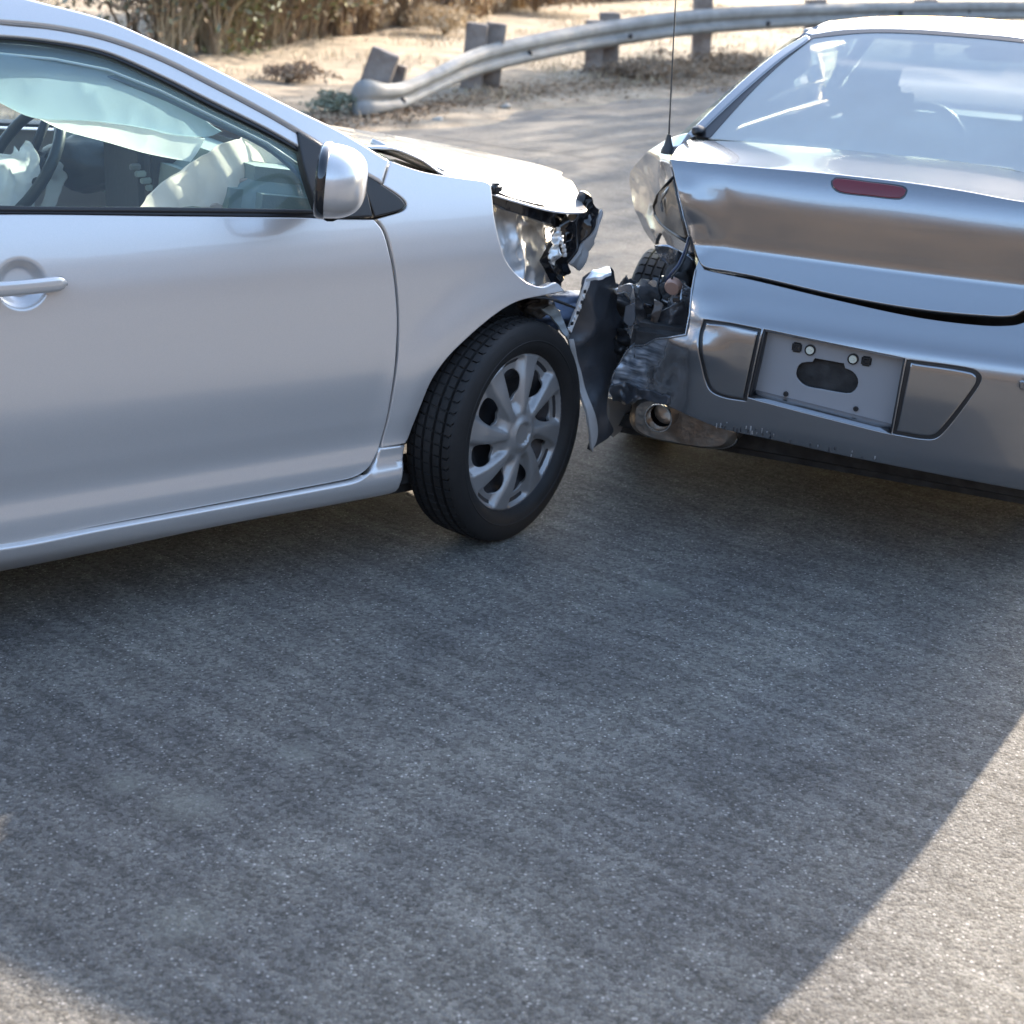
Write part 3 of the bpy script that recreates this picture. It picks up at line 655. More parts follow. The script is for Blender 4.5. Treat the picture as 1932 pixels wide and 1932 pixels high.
# seats
def seat(x, y, parent, m=CLOTH, head=True, fwd=1, ax='x'):
    def T(a, b, c): return (x+a*fwd, y+b, c) if ax == 'x' else (x+b, y+a*fwd, c)
    sz = lambda a, b, c: (a, b, c) if ax == 'x' else (b, a, c)
    q = Matrix.Rotation(radians(-16*fwd) if ax == 'x' else radians(16*fwd), 3, 'Y' if ax == 'x' else 'X').to_quaternion()
    s = box('seat', T(.0, 0, .42), sz(.50, .50, .16), m, parent, .06)
    box('backrest', T(-.28, 0, .74), sz(.13, .48, .56), m, s, .055, q)
    if head: box('headrest', T(-.37, 0, 1.10), sz(.12, .29, .20), m, s, .058, q, 5)
seat(-1.30, .36, C1); seat(-1.30, -.36, C1); box('rear_bench', (-2.3, 0, .5), (.5, 1.25, .25), CLOTH, C1, .06); box('rear_backrest', (-2.55, 0, .8), (.14, 1.25, .55), CLOTH, C1, .05)
box('bulkhead', (-.44, 0, .60), (.05, 1.45, .50), DARK, C1, .01)
box('headliner', (-1.75, 0, 1.385), (1.2, 1.12, .015), HEADL, C1, .005)

# ================================================================== RIGHT CAR (grey, seen from behind, left corner smashed)
C2 = empty('grey_car', M2, 'grey sedan on the right, seen from behind, with smashed left corner and empty plate recess', 'car')
_rv = pchip([.16, .20, .245, .285, .32, .37, .50, .585, .622, .64, .655, .70, .735, .80, .812, .825, .86, .93, .97, 1.00, 1.03, 1.044], [.16, .11, .055, .022, .006, .0, .0, .004, .012, .022, .034, .062, .083, .118, .124, .127, .130, .137, .145, .155, .172, .184])
def bow(x): return .085*x*x+.9*max(0, abs(x)-.62)**2+(3.0*max(0, abs(x)-.80)**2)
def rear(x, z):
    v = _rv(z)+bow(x)
    # crushed left corner: creases pushed forward
    k = ss(-.36, -.62, x)
    v += k*(.05+.030*fold(x, z, 5, 2)+.006*fold(x, z, 13, 6)+ss(-.48, -.58, x)*(.016*fold(x, z, 10, 8)+.007*fold(x, z, 24, 5)))*(1-.65*ss(.66, .74, z))
    v -= .012*ss(-.25, -.42, x)*ss(-.60, -.42, x)*sin(z*38)*ss(.72, .6, z)*ss(.45, .6, z)
    return v
REAR = Surf(1, rear, I2, -1, .05)
def rear_lid(x, z):
    v = _rv(z)+bow(x)
    k = ss(-.30, -.56, x)
    v += k*ss(1.02, .93, z)*(.010*fold(x, z, 5, 2)+.008*sin(z*30+x*9)*ss(-.40, -.55, x))
    return v
LID = Surf(1, rear_lid, I2, -1, .15)
L = lambda *p: ('L', *p)
# bumper cover with the recess for the plate
rec = [(1441, 621, 1), (1707, 677, 1), (1681, 819, 1), (1411, 750, 1)]
recL = [(1327, 603, 1), (1380, 610), (1436, 621, 1), (1408, 757, 1), (1360, 748), (1337, 733), (1322, 684), (1319, 630)]
recR = [(1711, 679, 1), (1835, 697), (1851, 711), (1843, 733), (1779, 817), (1757, 829), (1684, 819, 1)]
bump = [(1329, 508, 1), (1345, 512), (1430, 530), (1580, 566), (1730, 598), (1850, 613), (1912, 613), (1960, 602), L(.62, .735), L(.69, .72), L(.745, .69, 1), L(.765, .5), L(.75, .30, 1),
        (1932, 926), (1710, 884), (1585, 859), (1460, 831), (1360, 809), (1300, 785), (1255, 765), (1215, 752), (1196, 754, 1), (1176, 762), (1156, 755, 1), (1148, 738), (1156, 706), (1170, 683, 1), (1184, 660), (1196, 650, 1), (1216, 650), (1238, 638, 1), (1262, 636), (1295, 630, 1), (1300, 590), (1304, 550), (1312, 505, 1), (1318, 490, 1)]
def scuffed():
    m = GREYP.copy(); m.name = 'bumper_paint_with_scuffs'; t = m.node_tree; b = t.nodes['Principled BSDF']; N = t.nodes.new; K = t.links.new
    tc = N('ShaderNodeTexCoord'); sp = N('ShaderNodeSeparateXYZ'); K(tc.outputs['Object'], sp.inputs[0])
    n = N('ShaderNodeTexNoise'); n.inputs['Scale'].default_value = 7; n.inputs['Detail'].default_value = 8; K(tc.outputs['Object'], n.inputs['Vector'])
    a = N('ShaderNodeMath'); a.operation = 'MULTIPLY_ADD'; a.inputs[1].default_value = .30; K(n.outputs[0], a.inputs[0]); K(sp.outputs[0], a.inputs[2])
    r = N('ShaderNodeMapRange'); r.inputs[1].default_value = -.30; r.inputs[2].default_value = -.37; r.inputs[3].default_value = 0; r.inputs[4].default_value = 1; K(a.outputs[0], r.inputs[0])
    zz = N('ShaderNodeMapRange'); zz.inputs[1].default_value = .62; zz.inputs[2].default_value = .57; K(sp.outputs[2], zz.inputs[0])
    k = N('ShaderNodeMath'); k.operation = 'MULTIPLY'; K(r.outputs[0], k.inputs[0]); K(zz.outputs[0], k.inputs[1])
    mp = N('ShaderNodeMapping'); mp.inputs['Scale'].default_value = (14, 14, 90); mp.inputs['Rotation'].default_value = (0, .9, 0); K(tc.outputs['Object'], mp.inputs[0])
    st = N('ShaderNodeTexNoise'); st.inputs['Scale'].default_value = 1; st.inputs['Detail'].default_value = 5; K(mp.outputs[0], st.inputs['Vector'])
    cr = N('ShaderNodeValToRGB'); cr.color_ramp.elements[0].position = .38; cr.color_ramp.elements[1].position = .66; cr.color_ramp.elements[0].color = (.085, .10, .12, 1); cr.color_ramp.elements[1].color = (.40, .44, .49, 1); K(st.outputs[0], cr.inputs[0])
    old = b.inputs['Base Color'].links[0].from_socket; mx = N('ShaderNodeMixRGB'); K(k.outputs[0], mx.inputs[0]); K(old, mx.inputs[1]); K(cr.outputs[0], mx.inputs[2]); K(mx.outputs[0], b.inputs['Base Color'])
    for nm, v0, v1 in (('Roughness', .2, .42), ('Coat Weight', 1, .25), ('Metallic', .8, .3)):
        q = N('ShaderNodeMapRange'); q.inputs[3].default_value = v0; q.inputs[4].default_value = v1; K(k.outputs[0], q.inputs[0]); K(q.outputs[0], b.inputs[nm])
    return m
panel('bumper_cover', bump, REAR, scuffed(), C2, step=.0115, lip=.003, depth=.02, holes=[rec, recL, recR])
# lower crumpled lip of the bumper
# side inserts either side of the plate
def inset(pts, k):
    cx = sum(p[0] for p in pts)/len(pts); cy = sum(p[1] for p in pts)/len(pts); return [(cx+(p[0]-cx)*k, cy+(p[1]-cy)*k, *p[2:]) for p in pts]
for pts in (recL, recR):
    o = panel('reflector_surround', inset(pts, 1.01), Surf(1, lambda x, z: rear(x, z)+.012, I2, -1, .05), BLACK, C2, step=.02, lip=.001, depth=.01)
    cx = sum(p[0] for p in pts)/len(pts); cz = 0
    sf = Surf(1, lambda x, z: rear(x, z)+.001, I2, -1, .05)
    q = [(1332, 609, 1), (1380, 614), (1430, 625, 1), (1401, 753, 1), (1360, 744), (1341, 730), (1327, 684), (1324, 632)] if pts is recL else [(1718, 684, 1), (1832, 702), (1843, 713), (1836, 732), (1773, 812), (1754, 823), (1691, 814, 1)]
    panel('bumper_insert', q, sf, GREYP, C2, step=.0125, lip=.006, depth=.02)
# plate recess: back plate, four walls
PLB = Surf(1, lambda x, z: .058+.02*x*x+(z-.5)*-.03, I2, -1, .06)
corners_px = [(1441, 621), (1707, 677), (1681, 819), (1411, 750)]
inner_px = [(1445, 622), (1703, 676), (1677, 804), (1418, 746)]
slot = [(1512, 685), (1503, 697), (1503, 712), (1519, 728), (1552, 735), (1585, 741), (1605, 742), (1617, 730), (1618, 714), (1608, 701), (1594, 695, 1), (1592, 686, 1), (1537, 676, 1), (1533, 683, 1)]
panel('plate_recess', [(1436, 612, 1), (1714, 668, 1), (1690, 814, 1), (1410, 752, 1)], PLB, PLATEBK, C2, step=.02, lip=.002, depth=.006, holes=[slot])
def wall(name, a, b, m):
    n = 9
    r0 = []
    for i in range(n+1):
        px = a[0]+(b[0]-a[0])*i/n; py = a[1]+(b[1]-a[1])*i/n; q = REAR.hit(px, py); r0.append(REAR.P(*q)+Vector((0, .004, 0)))
    r1 = [Vector((p.x, PLB.f(p.x, p.z)+.012, p.z+(.012 if 'ledge' in name else 0))) for p in r0]
    return grid(name, [r0, r1], m, C2, .004)
wall('recess_wall', rec[0], rec[1], PLATEBK); wall('recess_wall', rec[1], rec[2], BLACK); wall('recess_ledge', rec[3], rec[2], GREYP)
wall('recess_wall', rec[3], rec[0], BLACK)
# dark gap post between left insert and plate
box('bumper_beam', (0, .12, .50), (1.2, .08, .16), DARK, C2, .02)
def onplb(px, py, off=.0): p = PLB.P(*PLB.hit(px, py)); return p+Vector((0, -off, 0))
for px, py in ((1504, 655), (1635, 681)):
    p = onplb(px, py, .003); o = box('plate_clip', tuple(p), (.027, .008, .027), BLACK, C2, .004); box('clip_slot', tuple(p+Vector((0, -.004, 0))), (.014, .004, .014), BLACKG, o, .002, seg=1)
for px, py in ((1529, 660), (1610, 677)):
    p = onplb(px, py, .002); Mx = Matrix.Translation(p) @ Matrix.Rotation(pi/2, 4, 'X')
    o = lathe('plate_lamp', [(.0, .006), (.0085, .006), (.0095, .004), (.0115, .003), (.012, .005), (.0145, .005), (.0155, .0), (.0155, -.006)], Mx, BLACKG, C2, 28)
    lathe('lamp_lens', [(.0, .009), (.004, .0085), (.0045, .006), (.0075, .007), (.0105, .006), (.011, .003)], Mx, mat('lamp_lens', (.62, .64, .55), .2, coat=1), o, 24)
for px, py in ((1483, 743), (1615, 771)):
    p = onplb(px, py, .002); lathe('plate_screw', [(.0, .001), (.003, .001), (.0035, .004), (.0065, .004), (.0075, 0)], Matrix.Translation(p) @ Matrix.Rotation(pi/2, 4, 'X'), BLACK, C2, 18)
p = at(1934, 727, 1, REAR.f(.52, .52)-.004, I2); box('side_reflector', tuple(p+Vector((.025, .004, 0))), (.09, .02, .034), GREYP, C2, .009)
# scrape marks along the lower edge
for i in range(34):
    t = random.random()**1.4; px = 1350+t*300+random.uniform(-6, 6); py = 806+(px-1360)*.226+random.uniform(-12, -1)
    a, b = REAR.hit(px, py); q = REAR.P(a, b); n = REAR.N(a, b); h = random.uniform(.004, .016)
    box('scrape_curl', tuple(q+n*.0015), (random.uniform(.0012, .003), .003, h), LINER if random.random() < .5 else BUMPDK, C2, .0008, seg=1)
# boot lid: folded face
lid = [(1264, 300, 1), (1432, 315), (1560, 326), (1695, 341), (1810, 358), (1932, 380), L(.60, 1.028, 1), L(.645, .96), L(.63, .80), L(.58, .725, 1), (1940, 585), (1912, 596), (1870, 597), (1732, 584), (1582, 558), (1432, 524), (1370, 512), (1327, 503), (1314, 482), (1301, 443), (1296, 430), (1283, 380), (1271, 330)]
panel('boot_lid', lid, LID, GREYP, C2, step=.0115, lip=.004, depth=.02)
BR = Surf(1, lambda x, z: rear_lid(x, z)-.003, I2, -1, .15)
panel('high_brake_light', [(1570, 341), (1577, 336), (1640, 343), (1702, 352), (1710, 358), (1706, 368), (1697, 374), (1640, 369), (1586, 362), (1573, 353)], BR, REDL, C2, step=.02, lip=.003, depth=.01)
panel('brake_light_bezel', [(1567, 341), (1576, 333.5), (1640, 341), (1704, 349.5), (1713, 358), (1708, 371), (1697, 377), (1640, 371.5), (1584, 364.5), (1570, 355)], Surf(1, lambda x, z: rear_lid(x, z)-.001, I2, -1, .15), BLACKG, C2, step=.02, lip=.002, depth=.01)
# boot deck
_le = sorted((LID.hit(px_, py_)) for px_, py_ in [(1264, 300), (1340, 307), (1432, 315), (1560, 326), (1695, 341), (1810, 358), (1932, 380)])
_lz = pchip([q[0] for q in _le]+[.66], [q[1] for q in _le]+[_le[-1][1]-.006])
def deck_z(x, v): return _lz(x)-.001+.010*ss(.0, .4, v-rear_lid(x, _lz(x)))
def lip_v(x): return _rv(1.044)+bow(x)
DECK = Surf(2, deck_z, I2, 1, 1.04)
deckpts = [L(_le[0][0], rear_lid(*_le[0]), 1), (1275, 281), (1297, 264, 1), (1410, 268), (1620, 285), (1780, 301), (1932, 321), L(.66, .60, 1), L(.62, rear_lid(.62, _lz(.62)), 1)]+[L(q[0], rear_lid(*q)) for q in _le[:0:-1]]
panel('boot_deck', deckpts, DECK, GREYP, C2, step=.02, lip=.004, depth=.02)
# lip joining deck and face
# rear glass, roof, pillars
def gz(x, v): return 1.035+(v-.64)*.515+.03*sin(pi*max(0, min(1, (v-.6)/.75)))-.13*x*x
GLS = Surf(2, gz, I2, 1, 1.2)
gpts = [(1337, 262, 1), (1372, 221), (1432, 157), (1480, 113), (1531, 72, 1), (1580, 64), (1640, 61), (1720, 62), (1820, 69), (1932, 80), L(.40, 1.20), L(.47, 1.12, 1), L(.66, .66, 1), L(.5, .60), (1932, 326), (1800, 310), (1620, 289), (1450, 272)]
panel('rear_window', gpts, GLS, GLASS2, C2, step=.04, lip=.001, depth=.004, off=.002)
panel('rear_window_seal', [(1300, 257, 1), (1340, 262, 1), (1374, 223), (1434, 159), (1482, 115), (1535, 74, 1), (1640, 64), (1820, 72), (1932, 83, 1), (1932, 77, 1), (1820, 65), (1640, 57), (1580, 60), (1524, 70, 1), (1468, 112), (1420, 152), (1350, 215)], GLS, SEAL, C2, step=.03, lip=.001, depth=.01, off=.004)
def pz(x, v): return gz(x, v)+.012
PLR = Surf(2, pz, I2, 1, 1.2)
panel('rear_pillar', [(1297, 251, 1), (1330, 218), (1365, 184), (1440, 117), (1480, 88), (1521, 64, 1), (1527, 71), (1470, 113), (1424, 152), (1352, 218), (1318, 250), (1304, 258, 1)], PLR, GREYP, C2, step=.02, lip=.006, depth=.10)
blob('pillar_grommet', tuple(PLR.P(*PLR.hit(1318, 246))), (.020, .034, .015), BLACK, C2, 1, .2, 8, 3)
def roofz(x, v):
    return pchip([1.1, 1.25, 1.34, 1.50, 1.9, 2.25, 2.5], [1.30, 1.355, 1.372, 1.385, 1.384, 1.355, 1.30])(v)-.13*x*x-.8*max(0, abs(x)-.47)**2
ROOF = Surf(2, roofz, I2, 1, 1.36)
rr = []
for i in range(19):
    v = 1.235+(2.5-1.235)*i/18; w = .50+.02*sin(pi*i/18); rr.append([Vector((w*t*(1.0), v+(.06*t*t if i == 0 else 0), roofz(w*t, v))) for t in [-1+2*k/24 for k in range(25)]])
panel('roof_panel', [(1521, 65, 1), (1531, 68), (1580, 60), (1640, 57), (1720, 58), (1820, 65), (1932, 76), L(.40, 1.225), L(.49, 1.16, 1), L(.56, 1.6), L(.56, 2.1), L(.54, 2.45, 1), L(-.38, 2.45, 1), L(-.40, 2.1), L(-.43, 1.8), L(-.457, 1.5), L(-.472, 1.32), L(-.478, 1.255, 1)], ROOF, GREYP, C2, step=.04, lip=.006, depth=.03, off=.004)
def c2side(zs, vs, name, m, w0, thick=.01, mirrorx=False, wf=None):
    rows = []
    for z in zs: rows.append([Vector((-(wf(z, v)), v, z)) for v in vs])
    o = grid(name, rows, m, C2, thick)
    return o
hw2 = pchip([.15, .22, .30, .50, .70, .85, .93, .98, 1.10, 1.30, 1.38], [.70, .77, .81, .83, .825, .805, .785, .75, .70, .60, .53])
# body sides ahead of the rear wheels, both flanks
def flank(sgn):
    vs = [1.28+.1*i for i in range(22)]
    wf = lambda z, v: sgn*(hw2(z)+(.055 if sgn < 0 else 0)-pchip([1.0, 2.0, 3.2, 3.8, 4.3], [.01, 0, .02, .06, .20])(v))
    c2side([.2+.055*i for i in range(15)], vs, 'body_side', GREYP, 0, .01, False, wf)
    ax = [radians(d) for d in range(0, 181, 12)]
    pts = []
    ysurf = Surf(0, lambda v, z: -sgn*(hw2(z)+.055*ss(.55, 1.25, v)-1.0*max(0, .55-v)**2), I2, -sgn, -.88*sgn)
    if sgn < 0:
        panel('rear_quarter', [L(1.27, .22, 1), L(1.27, .97, 1), L(.7, .985), L(.25, .96, 1), L(.20, .70), L(.18, .40, 1), L(.50, .30, 1)]+[L(.92-.36*cos(a), .316+.36*sin(a)) for a in ax], ysurf, GREYP, C2, step=.05, px=False if False else True)
    # front wing
    panel('front_wing', [L(3.36, .25, 1)]+[L(3.66-.36*cos(a), .316+.36*sin(a)) for a in [radians(d) for d in range(0, 181, 15)]]+[L(4.25, .30, 1), L(4.35, .55), L(4.2, .75), L(3.4, .93, 1)], Surf(0, lambda v, z: -sgn*(hw2(z)-pchip([1.0, 2.0, 3.2, 3.8, 4.3], [.01, 0, .02, .06, .20])(v)), I2, -sgn, -.88*sgn), GREYP, C2, step=.06)
    # greenhouse side glass and pillars
    rows = []
    for z, w in ((.985, .74), (1.10, .665), (1.22, .58), (1.315, .50)):
        v0 = .70+(z-.985)*1.55; v1 = 2.95-(z-.985)*2.0; rows.append([Vector((-sgn*w, v0+(v1-v0)*i/12, z)) for i in range(13)])
    grid('side_window', rows, GLASS2 if False else GLASS1, C2, .004)
    rows = []
    for z, w in ((1.30, .50), (1.33, .475), (1.342, .45)):
        v0 = 1.28+(z-1.30)*1.0; v1 = 2.36-(z-1.30)*1.0; rows.append([Vector((-sgn*w, v0+(v1-v0)*i/12, z)) for i in range(13)])
    grid('roof_side_rail', rows, GREYP, C2, .012)
    tube('windscreen_pillar', [(-sgn*.48, 2.36, 1.30), (-sgn*.62, 2.68, 1.14), (-sgn*.76, 2.98, .98)], .03, GREYP, C2, 8)
flank(1); flank(-1)
box('bonnet', (0, 3.62, .86), (1.42, 1.25, .08), GREYP, C2, .035, Matrix.Rotation(radians(-5), 3, 'X').to_quaternion())
box('front_bumper', (0, 4.33, .48), (1.45, .30, .42), GREYP, C2, .09)
rows = [[Vector((w*t, v+.10*(1-t*t), z+.01*(1-t*t))) for t in [-1+2*k/10 for k in range(11)]] for v, z, w in ((2.36, 1.335, .58), (2.6, 1.20, .66), (2.92, .99, .74))]
grid('windscreen', rows, GLASSW, C2, .005)
for sgx in (-1, 1):
    rows = []
    for v in [.18+.09*i for i in range(14)]:
        r = []
        for t in range(7):
            u = t/6; x = .56+(.16)*u; r.append(Vector(((x+.055*u*ss(.55, 1.25, v)-.8*u*max(0, .55-v)**2)*sgx, v+.16*(x-.5) if v < .3 else v, 1.045-.012*u-.085*u*u-.0*v)))
        rows.append(r)
    if sgx > 0: grid('shoulder_light_block', rows, GREYP, C2, .01)  # shoulder panel added to close a sunlight leak beside the deck
if True:
    rows = []
    for z, w in ((.975, .745), (1.04, .708), (1.10, .672), (1.16, .632), (1.22, .587), (1.27, .547), (1.325, .50)):
        vb = .60+(z-.975)*1.80; ve = 1.02+(z-.975)*1.15+.16; rows.append([Vector((w+.006-.03*(1-t)**3, vb+(ve-vb)*t, z)) for t in [k/8 for k in range(9)]])
    grid('pillar_side', rows, GREYP, C2, .012)
box('floor_pan', (0, 2.25, .22), (1.44, 3.9, .10), DARK, C2, .03)
box('boot_tub', (.10, .50, .56), (1.02, .46, .50), DARK, C2, .05)
wheel(C2, axle((.675, .92, .314), (1, 0, 0)), blocks=40)
wheel(C2, axle((.675, 3.66, .314), (1, 0, 0)), blocks=40)
wheel(C2, axle((-.775, 3.66, .314), (-1, 0, 0)), blocks=40)
# left rear wheel, seen through the missing corner
wp = at(1218, 458, 1, .92, I2)
wheel(C2, axle((-.775, .90, .318), (-1, -.12, .04)), blocks=44)
# rear-left quarter: bent sheet metal
QS = Surf(1, lambda x, z: .34+(-.52-x)*1.25-.045*fold(x, z, 2.6, 11)-.004*fold(x, z, 9, 4)+.10*sin((x*.8+z)*11)*.25+.9*max(0, z-.97), I2, -1, .3)
quarter = [(1299, 250, 1), (1262, 261), (1228, 281), (1206, 302), (1189, 323, 1), (1187, 345), (1192, 374), (1203, 409), (1219, 441), (1229, 455), (1236, 462, 1), (1246, 440), (1262, 470, 1), (1283, 482), (1302, 478, 1), (1299, 446), (1284, 385), (1270, 340), (1264, 300, 1), (1278, 281)]
panel('rear_quarter', quarter, QS, CRUSH2, C2, step=.008, lip=.002, depth=.012, label=None) if False else panel('rear_quarter', quarter, QS, CRUSH2, C2, step=.008, lip=.002, depth=.012)
# tail-lamp opening (black cavity with rubber rim)
panel('tail_lamp_cavity', [(1271, 334, 1), (1256, 350), (1242, 368), (1234, 390), (1237, 406), (1247, 420), (1262, 432), (1280, 443), (1298, 450, 1), (1290, 415), (1279, 370)], QS, BLACKG, C2, step=.008, lip=.004, depth=.006, off=.006)
tube('lamp_seal', [QS.P(*QS.hit(x, y))+Vector((0, -.010, 0)) for x, y in [(1271, 334), (1256, 350), (1242, 368), (1235, 388), (1237, 405), (1247, 420), (1262, 433), (1280, 445), (1296, 455)]], .004, SEAL, C2, 8)
tube('lamp_glint', [QS.P(*QS.hit(x, y))+Vector((0, -.010, 0)) for x, y in [(1264, 352), (1254, 366), (1250, 384), (1252, 398)]], [.002, .006, .007, .003], mat('lamp_glint_grey', (.5, .5, .5), .2, .6), C2, 6)  # pale tube modelled as a glint inside the lamp opening
Q2 = Surf(1, lambda x, z: .33+(-.5-x)*.5-.035*fold(x, z, 6, 8)-.006*fold(x, z, 17, 1), I2, -1, .3)
panel('torn_quarter_skin', [(1234, 462, 1), (1262, 466), (1290, 478), (1306, 490), (1312, 510, 1), (1306, 530, 1), (1288, 524), (1272, 516, 1), (1262, 502), (1246, 490, 1)], Q2, CRUSH2, C2, step=.007, lip=.001, depth=.008)
panel('torn_quarter_skin', [(1254, 520, 1), (1270, 530), (1284, 522, 1), (1296, 530), (1300, 548, 1), (1284, 560, 1), (1268, 546)], Q2, CRUSH2, C2, step=.007, lip=.001, depth=.008, off=.012)
panel('tail_lamp', [L(.665, .765, 1), L(.70, .755), L(.735, .77, 1), L(.72, .95), L(.69, .985, 1), L(.672, .90)], Surf(1, lambda x, z: rear_lid(x, z)+.004, I2, -1, .2), REDL, C2, step=.02, lip=.006, depth=.05)
# antenna on the left quarter
ab = QS.P(*QS.hit(1260, 284)); ab = at(1260, 282, 1, ab.y-.02, I2); at_ = at(1274, 0, 1, ab.y+.05, I2); d = (at_-ab)
an = lathe('antenna_base', [(.0, .045), (.006, .045), (.009, .03), (.014, .012), (.020, .0), (.022, -.012)], Matrix.Translation(ab), BLACK, C2, 20)
pts = [ab+Vector((0, 0, .03))+d*1.45*i/12 for i in range(13)]; tube('antenna_rod', pts, [.0028-.0012*i/12 for i in range(13)], BLACK, an, 8)
# broken corner: foam, brackets, wires, lamp holder
def Q(px, py, v=.25): return at(px, py, 1, v, I2)
rq = lambda: Matrix.Rotation(random.uniform(0, 6), 3, Vector((random.random(), random.random(), random.random()+.1))).to_quaternion()
for (px, py, v, s, m, sd) in [(1205, 600, .30, (.09, .06, .07), DARK, 1), (1235, 610, .22, (.06, .06, .06), DARK, 2), (1262, 585, .30, (.10, .10, .08), DARK, 3), (1190, 650, .22, (.05, .05, .05), BLACK, 4),
                              (1280, 560, .30, (.06, .06, .09), DARK, 5), (1180, 590, .35, (.06, .06, .10), DARK, 7), (1215, 640, .18, (.07, .05, .04), BLACK, 8), (1288, 520, .36, (.04, .05, .07), DARK, 9)]:
    blob('crushed_foam', tuple(Q(px, py, v)), s, m, C2, sd, .55, 9, 4)
PK = Surf(1, lambda x, z: .15-.045*fold(x, z, 7, 15), I2, -1, .15)
def shard(pts, m, v=.15, sd=0, name='broken_bracket', amp=.035, f=8):
    sf = Surf(1, lambda x, z: v-amp*fold(x, z, f, sd)-(.0), I2, -1, v); return panel(name, pts, sf, m, C2, step=.009, lip=.0015, depth=.01)
GM = mat('grey_black_plastic', (.045, .047, .052), .34, bump=.5, bscale=22, bdist=.02)
shard([(1236, 595, 1), (1262, 580), (1290, 568, 1), (1298, 590), (1296, 622), (1284, 632), (1262, 628), (1238, 622), (1212, 640, 1), (1196, 640, 1), (1212, 620)], GM, .14, 3)
shard([(1204, 560, 1), (1216, 590), (1208, 630), (1196, 655, 1), (1186, 640), (1194, 600)], GM, .18, 6)
shard([(1234, 566, 1), (1250, 575), (1240, 610), (1228, 640, 1), (1222, 620), (1230, 590)], mat('dusty_brown_plastic', (.085, .07, .06), .5, bump=.4), .12, 9)
shard([(1166, 540, 1), (1190, 536), (1196, 550), (1197, 590), (1190, 640), (1184, 620, 1), (1190, 575), (1184, 552), (1164, 552, 1)], CRUSH2, .10, 11, 'impact_bar', .01)
shard([(1180, 578, 1), (1196, 572, 1), (1197, 606), (1188, 616), (1176, 606, 1)], mat('plastic_box', (.09, .10, .115), .4, .2), .07, 12, 'sensor_box', .005)
shard([(1270, 520, 1), (1296, 540), (1306, 545, 1), (1300, 552), (1282, 545), (1268, 540, 1)], CRUSH2, .22, 2, 'broken_bracket', .02, 14)
for k in range(16):
    px = random.uniform(1182, 1296); py = random.uniform(545, 640)
    box('fragment', tuple(Q(px, py, random.uniform(.10, .22))), (random.uniform(.008, .035), random.uniform(.006, .02), random.uniform(.006, .03)), random.choice([BLACK, GM, BLACKG, STEEL, CRUSH2]), C2, .002, rq(), 1)
lathe('bulb_holder', [(.0, .012), (.020, .012), (.024, .006), (.024, -.012), (.0, -.012)], Matrix.Translation(Q(1270, 541, .16)) @ Matrix.Rotation(pi/2+.3, 4, 'X'), COPPER, C2, 24)
lathe('bulb_socket', [(.0, .0), (.016, .0), (.018, -.02), (.026, -.022), (.026, -.04), (.0, -.04)], Matrix.Translation(Q(1232, 538, .28)) @ Matrix.Rotation(pi/2-.3, 4, 'X'), BLACKG, C2, 16)
def wire(pts, r=.003, m=BLACK): tube('wire', [Q(*p) for p in pts], r, m, C2, 6)
wire([(1300, 448, .26), (1292, 475, .22), (1280, 500, .18), (1266, 516, .17), (1258, 530, .17), (1256, 548, .2)], .0045, mat('blue_wire', (.02, .03, .07), .4))
wire([(1302, 455, .24), (1294, 480, .20), (1286, 498, .17), (1270, 520, .15), (1264, 536, .16)], .003)
wire([(1246, 520, .2), (1240, 540, .18), (1248, 560, .2), (1238, 590, .2), (1242, 620, .18)], .003)
wire([(1200, 600, .12), (1210, 622, .10), (1206, 650, .12)], .003)
blob('crushed_fragment', tuple(Q(1285, 575, .2)), (.035, .03, .05), CRUSH2, C2, 13, .5, 10, 3)
# dark scuffed end of the bumper
sf = Surf(1, lambda x, z: rear(x, z)-.003-.006*fold(x, z, 12, 4)-.10*ss(-.52, -.66, x)*0, I2, -1, .05)
panel('torn_bumper_foot', [(1150, 728, 1), (1180, 722), (1215, 735), (1260, 748, 1), (1256, 764), (1215, 754), (1196, 756, 1), (1178, 764), (1156, 757, 1)], Surf(1, lambda x, z: rear(x, z)-.008-.012*fold(x, z, 14, 1), I2, -1, .05), BUMPDK, C2, step=.008, lip=.002, depth=.012)
tube('torn_edge', [REAR.P(*REAR.hit(x, y))+Vector((0, -.003, 0)) for x, y in [(1152, 726), (1158, 706), (1170, 684), (1184, 661), (1197, 651), (1216, 651), (1238, 639), (1262, 637), (1294, 631), (1301, 592), (1305, 550), (1313, 508)]], [.002, .003, .002, .0035, .002, .003, .002, .003, .0025, .002, .0025, .002], CRUSH2, C2, 6)
# exhaust: silencer and tailpipe
ec = at(1247, 788, 1, .10, I2)
tube('tailpipe', [ec+Vector((-.004, .22, .0)), ec+Vector((.02, .27, .01)), ec+Vector((.08, .36, .02))], [.041, .038, .034], CHROME, C2, 28, flat=1.0)
lathe('pipe_mouth', [(.0405, -.225), (.041, -.004), (.0425, .0), (.0415, .006), (.038, .006), (.0365, -.01), (.035, -.03)], Matrix.Translation(ec+Vector((-.005, -.004, 0))) @ Matrix.Rotation(pi/2, 4, 'X'), CHROME, C2, 36)
lathe('pipe_bore', [(.0352, -.028), (.035, -.05), (.0345, -.20), (.02, -.21), (0, -.21)], Matrix.Translation(ec+Vector((-.005, -.004, 0))) @ Matrix.Rotation(pi/2, 4, 'X'), mat('pipe_bore_shade', (.006, .005, .005), 1.0, spec=.05), C2, 24)  # near-black colour puts the shade inside the pipe into the material
mc = at(1285, 800, 1, .16, I2)
rows = []
